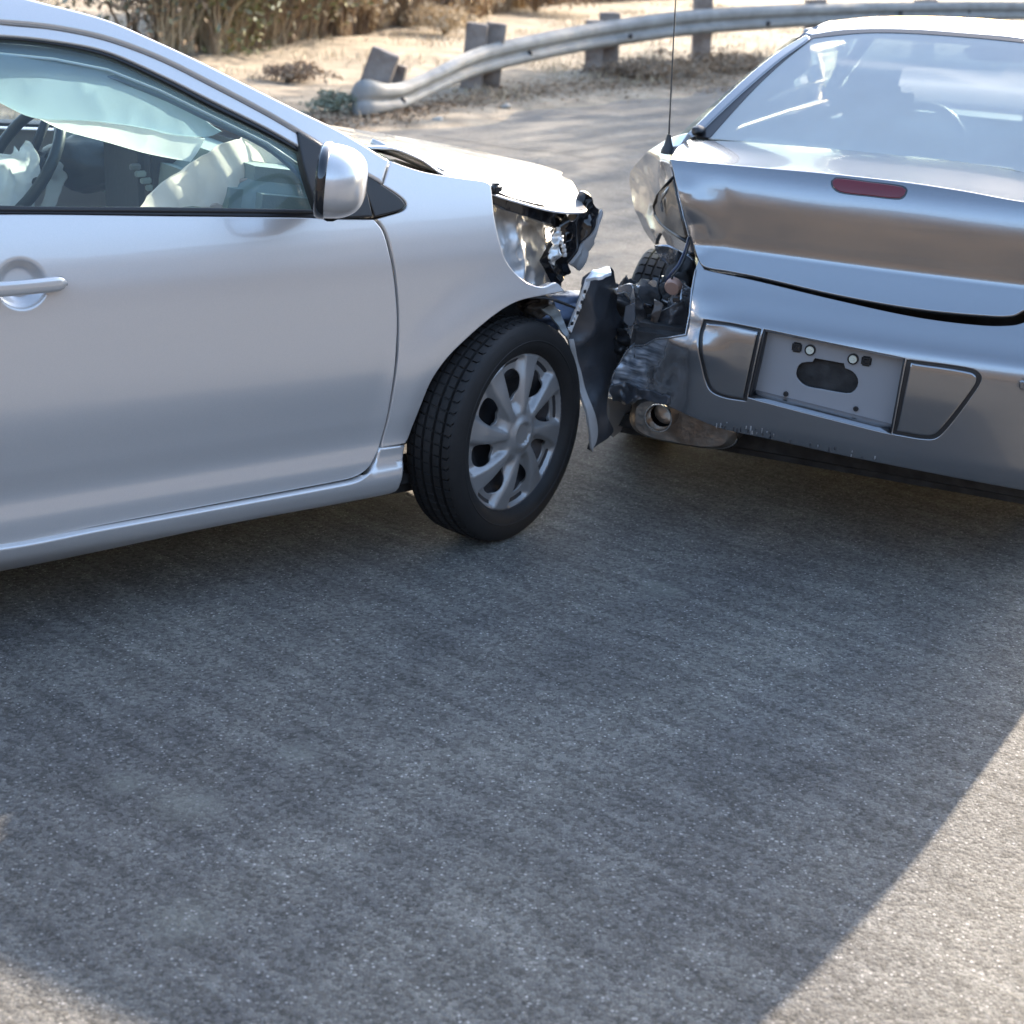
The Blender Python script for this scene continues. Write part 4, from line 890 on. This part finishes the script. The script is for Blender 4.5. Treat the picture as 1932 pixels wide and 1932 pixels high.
for (dv, k) in ((.0, .86), (.012, .97), (.03, 1.0), (.30, 1.0), (.33, .9)):
    r = []
    for i in range(37):
        a = 2*pi*i/36; e = lambda c: math.copysign(abs(c)**.6, c); r.append(mc+Vector((.165*k*e(cos(a)), dv, .068*k*e(sin(a)))))
    rows.append(r)
mf = grid('muffler', rows, RUST, C2); recalc(mf.data); mesh('muffler_end', rows[0][:-1], [tuple(range(36))], RUST, mf, False)
tube('muffler_seam', rows[2][:-1], .004, CHROME, mf, 6, True)
# interior seen through the rear glass
seat(-.30, 1.98, C2, ax='y'); seat(.36, 1.95, C2, ax='y')
box('parcel_shelf', (0, .86, .99), (1.15, .42, .03), DASH, C2, .01); box('rear_bench_back', (0, 1.12, .86), (1.2, .13, .30), CLOTH, C2, .05)
box('dashboard', (0, 2.78, .88), (1.35, .35, .2), DASH, C2, .06)
c = Vector((-.27, 2.5, .86)); axv = Vector((0, -.87, .5)).normalized(); s1 = axv.cross(Vector((1, 0, 0))).normalized(); s2 = axv.cross(s1)
tube('steering_wheel', [c+(s1*cos(a)+s2*sin(a))*.175 for a in [2*pi*i/32 for i in range(32)]], .017, DASHK, C2, 10, True)
box('inside_mirror', (0, 2.35, 1.25), (.24, .03, .06), DASHK, C2, .02)
for sgx in (-.33, .33): blob('shelf_speaker', (sgx, .88, 1.005), (.10, .07, .015), DASHK, C2, 1, .05)
box('headliner', (0, 1.85, 1.335), (1.0, 1.05, .012), HEADL, C2, .004)

# ================================================================== SETTING
def ground(px, py): return at(px, py, 2, 0)
e0, e1 = ground(805, 243), ground(1368, 166)
ed = (e1-e0).normalized(); en = Vector((-ed.y, ed.x, 0));
if en.y < 0: en = -en
def asphalt():
    m = bpy.data.materials.new('asphalt'); m.use_nodes = True; t = m.node_tree; b = t.nodes['Principled BSDF']; L_ = t.links.new; N = t.nodes.new
    tc = N('ShaderNodeTexCoord'); co = tc.outputs['Object']
    def noi(s, d=4, r=.5):
        n = N('ShaderNodeTexNoise'); n.inputs['Scale'].default_value = s; n.inputs['Detail'].default_value = d; n.inputs['Roughness'].default_value = r; L_(co, n.inputs['Vector']); return n.outputs[0]
    def ramp(i, a, b_, c0, c1):
        r = N('ShaderNodeValToRGB'); r.color_ramp.elements[0].position = a; r.color_ramp.elements[1].position = b_; r.color_ramp.elements[0].color = (*c0, 1); r.color_ramp.elements[1].color = (*c1, 1); L_(i, r.inputs[0]); return r.outputs[0]
    def mix(k, f, a, c):
        x = N('ShaderNodeMixRGB'); x.blend_type = k
        if isinstance(f, float): x.inputs[0].default_value = f
        else: L_(f, x.inputs[0])
        L_(a, x.inputs[1]); L_(c, x.inputs[2]); return x.outputs[0]
    vo = N('ShaderNodeTexVoronoi'); vo.inputs['Scale'].default_value = 125; L_(co, vo.inputs['Vector'])
    vo.inputs['Randomness'].default_value = 1
    sp = N('ShaderNodeSeparateColor'); L_(vo.outputs['Color'], sp.inputs[0])
    stone = ramp(sp.outputs[0], .0, 1.0, (.105, .100, .090), (.235, .225, .205))
    fine = ramp(noi(420, 3, .7), .34, .68, (.5, .5, .5), (1.5, 1.5, 1.5))
    base = mix('MULTIPLY', 1.0, stone, fine)
    # pale stones here and there
    hi = ramp(sp.outputs[1], .86, .93, (0, 0, 0), (1, 1, 1)); edge = ramp(vo.outputs['Distance'], .22, .42, (1, 1, 1), (0, 0, 0))
    k = mix('MULTIPLY', 1.0, hi, edge); pale = N('ShaderNodeRGB'); pale.outputs[0].default_value = (.46, .44, .41, 1)
    base = mix('MIX', k, base, pale.outputs[0])
    # binder patches and wear
    base = mix('MULTIPLY', .6, base, ramp(noi(1.6, 7, .62), .36, .66, (.70, .71, .74), (1.12, 1.12, 1.10)))
    base = mix('MULTIPLY', .6, base, ramp(noi(9, 5, .6), .35, .65, (.80, .80, .80), (1.12, 1.12, 1.12)))
    # faint polished streaks along the lane
    m0 = N('ShaderNodeMapping'); m0.inputs['Rotation'].default_value = (0, 0, radians(40)); L_(co, m0.inputs[0]); mp = N('ShaderNodeMapping'); mp.inputs['Scale'].default_value = (2.0, 20, 1); L_(m0.outputs[0], mp.inputs[0])
    m1 = N('ShaderNodeMapping'); m1.inputs['Rotation'].default_value = (0, 0, radians(-58)); L_(co, m1.inputs[0]); m2 = N('ShaderNodeMapping'); m2.inputs['Scale'].default_value = (.7, 2.6, 1); L_(m1.outputs[0], m2.inputs[0])
    nb = N('ShaderNodeTexNoise'); nb.inputs['Scale'].default_value = 1.3; nb.inputs['Detail'].default_value = 4; L_(m2.outputs[0], nb.inputs['Vector'])
    base = mix('MULTIPLY', .55, base, ramp(nb.outputs[0], .40, .60, (.78, .79, .82), (1.14, 1.13, 1.10)))
    ns = N('ShaderNodeTexNoise'); ns.inputs['Scale'].default_value = 1.2; ns.inputs['Detail'].default_value = 5; L_(mp.outputs[0], ns.inputs['Vector'])
    base = mix('MULTIPLY', .9, base, ramp(ns.outputs[0], .36, .64, (.78, .78, .79), (1.12, 1.12, 1.12)))
    # dark pits
    v2 = N('ShaderNodeTexVoronoi'); v2.inputs['Scale'].default_value = 150; L_(co, v2.inputs['Vector'])
    base = mix('MULTIPLY', .8, base, ramp(v2.outputs['Distance'], .05, .32, (1.1, 1.1, 1.1), (.72, .72, .72)))
    # dried dusty spots
    for (sx_, sy_, sr_) in [(355, 1518, .085), (352, 1738, .075), (240, 1478, .05), (562, 1420, .06), (1240, 1110, .07)]:
        q_ = ground(sx_, sy_); vm = N('ShaderNodeVectorMath'); vm.operation = 'DISTANCE'; L_(co, vm.inputs[0]); vm.inputs[1].default_value = (q_.x, q_.y, 0)
        ad = N('ShaderNodeMath'); ad.operation = 'MULTIPLY_ADD'; ad.inputs[1].default_value = sr_*1.4; L_(nb.outputs[0], ad.inputs[0]); L_(vm.outputs['Value'], ad.inputs[2])
        mr_ = N('ShaderNodeMapRange'); mr_.inputs[1].default_value = sr_*1.8; mr_.inputs[2].default_value = sr_*.9; mr_.inputs[3].default_value = 0; mr_.inputs[4].default_value = .3; L_(ad.outputs[0], mr_.inputs[0])
        cc = N('ShaderNodeRGB'); cc.outputs[0].default_value = (.215, .215, .185, 1); base = mix('MIX', mr_.outputs[0], base, cc.outputs[0])
    L_(base, b.inputs['Base Color']); b.inputs['Roughness'].default_value = .88; b.inputs['Specular IOR Level'].default_value = .2
    bp = N('ShaderNodeBump'); bp.inputs['Strength'].default_value = .6; bp.inputs['Distance'].default_value = .0025
    L_(vo.outputs['Distance'], bp.inputs['Height']); bp.invert = True
    b2 = N('ShaderNodeBump'); b2.inputs['Strength'].default_value = .7; b2.inputs['Distance'].default_value = .002; L_(noi(330, 4, .7), b2.inputs['Height']); L_(bp.outputs[0], b2.inputs['Normal'])
    L_(b2.outputs[0], b.inputs['Normal']); return m
ASPH = asphalt()
def strip(w0, w1, z, name, m, n=2, L0=-60, L1=260):
    V = []; F = []
    a = e0+ed*L0; b = e0+ed*L1
    rows = [a+en*w0, b+en*w0, b+en*w1, a+en*w1]
    o = mesh(name, [Vector((p.x, p.y, z)) for p in rows], [(0, 1, 2, 3)], m, None, False); return o
def crack(pts, w):
    P = curve([(ground(*p).x, ground(*p).y) for p in pts], False, .12, 60); V = []; F = []
    for i, p in enumerate(P):
        a = P[max(0, i-1)]; b = P[min(len(P)-1, i+1)]; t = (b-a).normalized(); n = Vector((-t.y, t.x)); k = w*(.4+abs(noise.noise(Vector((i*.7, w*90, 0))))); q = p+n*noise.noise(Vector((i*.31, 3, w*50)))*.06
        V += [(q.x-n.x*k, q.y-n.y*k, .004), (q.x+n.x*k, q.y+n.y*k, .004)]
        if i: F.append((2*i-2, 2*i-1, 2*i+1, 2*i))
    return mesh('road_crack', V, F, mat('crack_tar', (.035, .034, .034), .7), road, False)
road = strip(-19, .6, 0, 'road', ASPH); tag(road, kind='structure')
crack([(1108, 204), (1180, 212), (1260, 222), (1340, 226), (1400, 240)], .016); crack([(800, 256), (880, 266), (960, 280), (1040, 286), (1120, 300)], .018); crack([(1040, 292), (1130, 280), (1210, 262), (1280, 256)], .010)
# base terrain to the horizon
soil = mat('dry_soil', (.28, .21, .13), .95, bump=.8, bscale=18, col2=(.27, .21, .14), vscale=1.3, bdist=.04, detail=8)
terr = mesh('ground', [Vector((-500, -500, -.5)), Vector((500, -500, -.5)), Vector((500, 500, -.5)), Vector((-500, 500, -.5))], [(0, 1, 2, 3)], soil, None, False); tag(terr, kind='structure')
# verge beyond the road with rough soil
VERGE = mat('straw_verge', (.17, .135, .095), .95, bump=1, bscale=30, col2=(.33, .275, .20), vscale=3.4, bdist=.03, detail=9)
def vh(w, s):
    z = -.03+.055*ss(-.5, .45, w+.35*noise.noise(Vector((s*.8, w*.8, 0))))
    z += .05*noise.noise(Vector((s*.5, w*.5, 3)))*ss(0, 3, w)+.02*noise.noise(Vector((s*3, w*3, 1)))*ss(0, 1, w)
    z += .9*ss(9, 40, w)+.012*w*ss(2, 6, w)
    return z
rows = []
ws = [-.5+.12*i for i in range(36)]+[3.9+.5*i for i in range(30)]+[20+6*i for i in range(14)]
sx = [-80+4*i for i in range(18)]+[-8+.22*i for i in range(130)]+[20.6+3*i for i in range(40)]
for w in ws: rows.append([(e0+ed*s+en*w).xy.to_3d()+Vector((0, 0, vh(w, s))) for s in sx])
verge = grid('verge', rows, VERGE, None); tag(verge, kind='structure'); verge.name = 'dirt_verge'
# near side: far lane edge, verge and hillside behind the photographer (mirrored in the paint)
HILL = mat('brush_hillside', (.030, .028, .028), .95, bump=1, bscale=6, col2=(.115, .092, .073), vscale=.35, bdist=.3, detail=10)
rows = []
for i in range(64):
    rad = 15.5+i*.6+.012*i*i; r = []
    for j in range(150):
        az = radians(138+j*1.62); wob = 1.5*noise.noise(Vector((cos(az)*2, sin(az)*2, 7))); d = rad-15.5+wob*.5
        x, y = cos(az)*(rad+wob), 3+sin(az)*(rad+wob)
        z = -.15+.25*ss(0, 1.0, d)+.62*max(0, d-1.2)*ss(1.2, 6, d)*(.8+.25*noise.noise(Vector((x*.07, y*.07, 2))))
        z = min(z, 17+4*noise.noise(Vector((x*.05, y*.05, 5)))); z += (1.5*abs(noise.noise(Vector((x*.4, y*.4, 1))))+.7*abs(noise.noise(Vector((x*1.2, y*1.2, 4)))))*ss(2, 5, d)
        z *= ss(0, 12, j)*.999+.001 if z > 0 else 1; z *= ss(149, 138, j)*.999+.001 if z > 0 else 1
        r.append(Vector((x, y, z)))
    rows.append(r)
hill = grid('hillside', rows, HILL, None); tag(hill, kind='structure')

# ------------------------------------------------------------------ vegetation
STRAW = mat('dry_grass_blades', (.46, .36, .23), .9, col2=(.58, .49, .34), vscale=30)
OLIVE = mat('olive_leaves', (.13, .15, .05), .8, col2=(.22, .21, .09), vscale=20)
BROWNS = mat('brown_stems', (.16, .115, .08), .9, col2=(.34, .25, .165), vscale=2.2)
GREYG = mat('grey_green_leaves', (.30, .32, .24), .85, col2=(.15, .17, .11), vscale=14)
LEAFM = mat('fallen_leaves', (.38, .27, .17), .9, col2=(.20, .14, .09), vscale=20)
def blades(name, pts, h, w, m, lean=.5, two=True, kind='stuff', M=None, parent=None):
    """many thin bent blades in one mesh; pts: array of x,y,z"""
    n = len(pts); p = np.array(pts); rs = np.random.RandomState(len(pts)); a = rs.rand(n)*2*pi; hh = h*(.5+rs.rand(n)); ln = lean*hh*rs.rand(n); la = rs.rand(n)*2*pi
    dx, dy = np.cos(a)*w/2, np.sin(a)*w/2; V = np.zeros((n, 5, 3)); lx, ly = np.cos(la)*ln, np.sin(la)*ln
    V[:, 0] = p+np.c_[-dx, -dy, 0*dx]; V[:, 1] = p+np.c_[dx, dy, 0*dx]
    V[:, 2] = p+np.c_[dx*.8+lx*.35, dy*.8+ly*.35, hh*.6]; V[:, 3] = p+np.c_[-dx*.8+lx*.35, -dy*.8+ly*.35, hh*.6]; V[:, 4] = p+np.c_[lx, ly, hh]
    V = V.reshape(-1, 3); base = np.arange(n)*5
    F = [(int(b), int(b+1), int(b+2), int(b+3)) for b in base]+[(int(b+3), int(b+2), int(b+4)) for b in base]
    o = mesh(name, V.tolist(), F, m, parent, False)
    return o
def vpt(s, w): q = e0+ed*s+en*w; return (q.x, q.y, vh(w, s))
rs = np.random.RandomState(3)
g = []
for _ in range(26000):
    s = rs.uniform(-7, 22); w = .5+11*rs.rand()**.9; k = noise.noise(Vector((s*.7, w*.7, 9)))
    if k < -.05+.25*rs.rand(): continue
    g.append(vpt(s, w))
tag(blades('dry_grass', g, .07, .012, STRAW, .9), 'short dry straw grass covering the sandy verge behind the rail', 'dry grass', kind='stuff')
# the thicket edge: traced foot line beyond the verge
def thicket(name, n, m, px0, px1, h, w, seed, depth=5, lean=.25, clump=.6):
    r = np.random.RandomState(seed); P = []
    while len(P) < n:
        px = r.uniform(px0, px1); foot = np.interp(px, [-200, 380, 500, 620, 760, 900, 1000, 1200, 1500], [150, 118, 104, 84, 66, 48, 26, 12, 4])
        foot += 7*noise.noise(Vector((px*.013, 0, 2)))+4*noise.noise(Vector((px*.05, 0, 8))); q = ground(px, foot); d = Vector((q.x, q.y, 0)).normalized(); kk = r.rand()**1.3*depth
        if noise.noise(Vector((px*.02, kk*.7, seed))) < -.1+clump*r.rand()-.35: continue
        x, y = q.x+d.x*kk, q.y+d.y*kk; v = Vector((x, y, 0))-e0; s = v.dot(ed); ww = v.dot(en); P.append((x, y, vh(ww, s)-.02))
    return blades(name, P, h, w, m, lean)
tag(thicket('dry_reeds', 19000, BROWNS, 400, 1260, 1.25, .016, 5, 6, .95), 'tall dry brown reeds forming the thicket at the back of the verge', 'dry reeds', kind='stuff')
tag(thicket('straw_stalks', 8000, STRAW, 300, 1350, .6, .013, 6, 3, .9), 'straw coloured stalks leaning out along the foot of the thicket', 'straw stalks', kind='stuff')
def shrub(name, loc, r, h, n, leaf, m, stem, label, group=None, seed=0):
    rr = np.random.RandomState(seed+11); root = bpy.data.objects.new(name, None); COL.objects.link(root); root.location = loc
    tag(root, label, 'shrub', group)
    V = []; F = []; cl = [(rr.normal(0, .4, 3)*np.array([r, r, h*.35])+np.array([0, 0, h*.5]), rr.uniform(.25, .5)) for _ in range(26)]
    for i in range(n):
        c, k = cl[rr.randint(len(cl))]; p = c+rr.normal(0, .5, 3)*k*np.array([r, r, h*.5]); p[2] = abs(p[2])
        a = Vector(rr.normal(0, 1, 3)).normalized(); b = a.cross(Vector(rr.normal(0, 1, 3))).normalized(); q = Vector(p); s = leaf*rr.uniform(.6, 1.3)
        j = len(V); V += [q-a*s, q+b*s*.4, q+a*s, q-b*s*.4]; F.append((j, j+1, j+2, j+3))
    mesh('foliage', V, F, m, root, False)
    for i in range(9):
        a = rr.rand()*2*pi; d = Vector((cos(a), sin(a), 0))*r*rr.uniform(.2, .8); tube('stem', [(0, 0, 0), tuple(d*.4+Vector((0, 0, h*.4))), tuple(d+Vector((0, 0, h*.85)))], [.012, .008, .003], stem, root, 5)
    return root
def gz_(px, py): 
    q = ground(px, py); v = Vector((q.x, q.y, 0))-e0; return (q.x, q.y, vh(v.dot(en), v.dot(ed))-.02)
shrub('green_weed', gz_(632, 220), .24, .22, 900, .024, GREYG, BROWNS, 'low grey green weed growing against the curled end of the guardrail', seed=1)
shrub('grey_green_bush', gz_(345, 105), 1.6, 2.4, 4200, .055, GREYG, BROWNS, 'pale grey green bush at the left end of the thicket above the silver car roof', seed=2)
shrub('grey_green_bush', gz_(250, 112), 1.6, 2.6, 4200, .055, GREYG, BROWNS, 'dark tangled bush furthest left in the thicket, rising behind the car roof edge', seed=3)
shrub('olive_bush', gz_(560, 86), 1.3, 2.0, 3600, .05, OLIVE, BROWNS, 'olive green leafy bush among brown reeds left of the fallen post', seed=4)
shrub('brown_bush', gz_(470, 92), 1.3, 1.8, 3800, .05, BROWNS, BROWNS, 'brown twiggy bush between the grey green bush and the olive bush', seed=5)
shrub('brown_bush', gz_(1010, 34), 1.3, .9, 3000, .05, BROWNS, BROWNS, 'low dark brown bush just above the middle of the guardrail curve', seed=6)
for i, (px, py, r, h, mt, lb) in enumerate([(420, 108, 1.0, 1.9, OLIVE, 'small olive bush just right of the grey green bush'), (300, 118, 1.3, 2.2, BROWNS, 'brown twiggy bush in front of the grey green bushes above the car roof'), (640, 74, 1.1, 1.5, STRAW, 'straw coloured bush in the thicket above the fallen post'), (730, 62, 1.2, 1.5, BROWNS, 'brown bush in the thicket between the first two wooden posts'), (850, 50, 1.1, 1.0, STRAW, 'pale dry bush in the thicket above the second post')]):
    shrub('thicket_bush', gz_(px, py), r, h, 3000, .05, mt, BROWNS, lb, 'bushes mixed into the thicket', 40+i)
shrub('dry_weed', gz_(545, 158), .35, .22, 700, .03, BROWNS, BROWNS, 'small dark dry weed alone on the pale sandy verge', seed=7)
shrub('dry_weed', gz_(838, 76), .6, .45, 1300, .035, STRAW, BROWNS, 'straw coloured weed clump standing left of the split post', seed=8)
for i, (px, py) in enumerate([(1230, 150), (1290, 146), (1370, 140), (1410, 136), (1190, 152)]):
    shrub('verge_tuft', gz_(px, py), .55, .26, 900, .03, LEAFM if i % 2 else BROWNS, BROWNS, ['dead grass tuft at the foot of the second upright post', 'dead grass tuft left of the third upright post', 'brown tuft right of the third upright post', 'brown tuft nearest the grey car roof pillar', 'leftmost low tuft by the second upright post'][i], 'dead tufts at the road edge', seed=20+i)
# leaf litter along the foot of the rail
V = []; F = []
for _ in range(5200):
    px = rs.uniform(590, 1420); yb = np.interp(px, [590, 760, 900, 1060, 1200, 1420], [236, 222, 192, 172, 164, 158]); q = ground(px, yb+rs.normal(0, 9)); v = Vector((q.x, q.y, 0))-e0
    z = max(vh(v.dot(en), v.dot(ed)), 0)+.01; a = rs.rand()*6.28; s = rs.uniform(.008, .030); j = len(V)
    V += [(q.x-cos(a)*s, q.y-sin(a)*s, z), (q.x+sin(a)*s*.5, q.y-cos(a)*s*.5, z+rs.rand()*s*.8), (q.x+cos(a)*s, q.y+sin(a)*s, z+.3*s), (q.x-sin(a)*s*.5, q.y+cos(a)*s*.5, z+rs.rand()*s)]; F.append((j, j+1, j+2, j+3))
tag(mesh('leaf_litter', V, F, LEAFM, None, False), 'brown leaves and chips lying along the foot of the guardrail', 'leaf litter', kind='stuff')
# small stones on the asphalt and the verge
for i, (px, py, s) in enumerate([(826, 231, .05), (955, 206, .05)]):
    q = ground(px, py); o = blob('stone', (q.x, q.y, s*.4), (s, s*.8, s*.55), mat('stone', (.45, .40, .33), .9, bump=.5), None, i+3, .4, 6, 3)
    tag(o, ['pale stone on the sandy road edge nearest the silver bonnet', 'stone in the leaf litter below the second post'][i], 'stone')

# ------------------------------------------------------------------ guardrail
RAILM = mat('galvanised_rail', (.25, .255, .25), .75, .1, bump=.25, bscale=14, var=.16, vscale=5)
POSTM = mat('weathered_wood', (.20, .155, .125), .9, bump=.6, bscale=20, col2=(.33, .28, .24), vscale=6, bdist=.02)
gr = bpy.data.objects.new('guardrail', None); COL.objects.link(gr); gq = ground(1120, 142); gr.location = (gq.x, gq.y, 0)
tag(gr, 'galvanised steel guardrail on wooden posts curving down to a curled end at the roadside', 'guardrail')
ofs = Vector((-gq.x, -gq.y, 0))
nodes = [(663, 168, 220, 13.6), (674, 153, 223, 13.45), (698, 150, 222, 13.5), (728, 157, 215, 13.75), (762, 153, 205, 14.1), (820, 128, 176, 14.8), (900, 90, 144, 15.9), (1000, 66, 118, 17.0), (1120, 43, 94, 18.6), (1230, 27, 77, 19.6), (1325, 17, 65, 20.4), (1500, 8, 52, 22), (1700, 4, 42, 24), (1932, 3, 38, 26.5)]
tops, bots = [], []
for px, yt, yb, D in nodes:
    for y, lst in ((yt, tops), (yb, bots)):
        o, d = ray(px, y); t = D/hypot(d.x, d.y); lst.append(o+d*t+ofs)
ext = (tops[-1]-tops[-2]).normalized()
for k in (6, 14, 30, 60): tops.append(tops[13]+Vector((ext.x, ext.y, 0))*k); bots.append(bots[13]+Vector((ext.x, ext.y, 0))*k)
def crm(P, n=7):
    out = []
    for i in range(len(P)-1):
        p0 = P[max(0, i-1)]; p1 = P[i]; p2 = P[i+1]; p3 = P[min(len(P)-1, i+2)]
        for q in range(n):
            t = q/n; out.append(.5*((2*p1)+(p2-p0)*t+(2*p0-5*p1+4*p2-p3)*t*t+(3*p1-p0-3*p2+p3)*t**3))
    return out+[P[-1]]
T_, B_ = crm(tops), crm(bots)
# W section across the rail: depth towards the road as a function of height
prof = [(0, .0), (.05, .004), (.14, .050), (.20, .060), (.36, .060), (.42, .050), (.52, .012), (.56, .012), (.64, .048), (.70, .060), (.84, .060), (.90, .044), (.97, .004), (1, 0)]
rows = []
for i, (a, b) in enumerate(zip(T_, B_)):
    j = min(i+1, len(T_)-1); k = max(0, i-1); tg = (T_[j]-T_[k]); n = Vector((tg.y, -tg.x, 0)).normalized()
    if n.y > 0 and i > 3: n = -n
    if n.dot(-(a-ofs)) < 0: n = -n
    f = ss(2, 34, i)*.85+.15
    rows.append([a.lerp(b, t)+n*d*f for t, d in prof])
rail = grid('rail_beam', rows, RAILM, gr, .006)
rail.modifiers.new('soft', 'SUBSURF').levels = 1; rail.modifiers['soft'].render_levels = 1
for px, py, D in [(1190, 68, 19.2), (1450, 44, 21.5), (1700, 24, 24), (1828, 22, 25.4), (1000, 100, 17), (760, 190, 14.1)]:
    o, d = ray(px, py); p = o+d*((D-.10)/hypot(d.x, d.y))+ofs; blob('rail_bolt', tuple(p), (.03, .03, .03), STEEL, gr, 1, .05, 4, 2)
def post(px, ytop, ybot, wpx, D, leanx=0, back=.12, name='post', lean=0, h2=None):
    g_ = ground(px, ybot); D = hypot(g_.x, g_.y) if D is None else D
    o, d = ray(px, ytop); top = o+d*(D/hypot(d.x, d.y)); o, d = ray(px-leanx, ybot); bot = o+d*(D/hypot(d.x, d.y)); bot = Vector((bot.x, bot.y, max(-.05, min(bot.z, .05))-.1)); top = top
    w = wpx/FPX*D*1.02; ax_ = (top-bot); L_ = ax_.length; z = ax_.normalized(); x = Vector((1, 0, 0)); x = (x-z*x.dot(z)).normalized(); y = z.cross(x)
    bm = bmesh.new(); bmesh.ops.create_cube(bm, size=1); bmesh.ops.scale(bm, vec=(w, w*1.15, L_), verts=bm.verts); bmesh.ops.bevel(bm, geom=list(bm.edges), offset=.008, segments=2, affect='EDGES')
    bmesh.ops.subdivide_edges(bm, edges=list(bm.edges), cuts=2)
    for v in bm.verts: v.co += Vector((noise.noise(v.co*9), noise.noise(v.co*9+Vector((4, 0, 0))), noise.noise(v.co*7)))*.012
    Mx = Matrix(((x.x, y.x, z.x, 0), (x.y, y.y, z.y, 0), (x.z, y.z, z.z, 0), (0, 0, 0, 1))); bmesh.ops.transform(bm, matrix=Mx, verts=bm.verts); bmesh.ops.translate(bm, vec=(top+bot)/2+ofs+Vector((0, back, 0)), verts=bm.verts)
    me = bpy.data.meshes.new(name); bm.to_mesh(me); bm.free(); return link(name, me, gr, POSTM)
post(724, 100, 195, 52, 13.9, 42, .22); post(748, 124, 190, 36, 14.2, 22, .15, 'blockout')
post(900, 46, 166, 38, 16.1, 14, .15); post(936, 46, 120, 36, 16.3, 12, .20, 'blockout')
post(1123, 40, 143, 31, 18.8, 3, .12); post(1152, 26, 98, 36, 19.0, 0, .25, 'blockout')
post(1328, -6, 124, 32, 20.7, 3, .12); post(1542, 0, 100, 32, 22.6, 2, .12); post(1750, 0, 90, 32, 24.8, 2, .12)
for k in range(4): o = post(1750, 0, 90, 32, 24.8, 2, .12); o.location = Vector((ext.x, ext.y, 0))*(4.5+3.8*k)

# ------------------------------------------------------------------ trees up the road towards the sun: they dapple the far lane
BARK = mat('tree_bark', (.12, .09, .07), .95, bump=.8, bscale=12)
LEAF = mat('tree_leaves', (.07, .10, .035), .7, col2=(.12, .14, .05), vscale=3)
def tree(loc, h, r, n, seed, label, zc=.72):
    rr = np.random.RandomState(seed); root = bpy.data.objects.new('roadside_tree', None); COL.objects.link(root); root.location = loc; tag(root, label, 'tree', 'trees beside the road towards the sun')
    tube('trunk', [(0, 0, -.2), (.1, .05, h*.25), (-.1, .1, h*.5), (0, 0, h*.75)], [.28, .22, .16, .08], BARK, root, 10)
    cl = []
    for i in range(16):
        a = rr.rand()*6.28; d = r*sqrt(rr.rand())*.85; c = Vector((cos(a)*d, sin(a)*d, h*zc+rr.normal(0, .13)*h)); cl.append((c, r*rr.uniform(.22, .40)))
        tube('limb', [(0, 0, h*rr.uniform(.3, .6)), tuple(c*.6+Vector((0, 0, h*.22))), tuple(c)], [.09, .06, .02], BARK, root, 6)
    V = []; F = []
    for i in range(n):
        c, k = cl[rr.randint(len(cl))]; p = c+Vector(rr.normal(0, .5, 3))*k; a = Vector(rr.normal(0, 1, 3)).normalized(); b = a.cross(Vector(rr.normal(0, 1, 3))).normalized(); s = rr.uniform(.05, .10); j = len(V)
        V += [p-a*s, p+b*s*.5, p+a*s, p-b*s*.5]; F.append((j, j+1, j+2, j+3))
    mesh('crown', V, F, LEAF, root, False); return root
tree((10.4, 27.6, 0), 9, 4.4, 42000, 1, 'large leafy tree beyond the right edge whose crown shades the far lane')
tree((14.2, 35.0, 0), 9, 4.4, 24000, 2, 'leafy tree furthest up the road, its thin shade lying beside the rail')
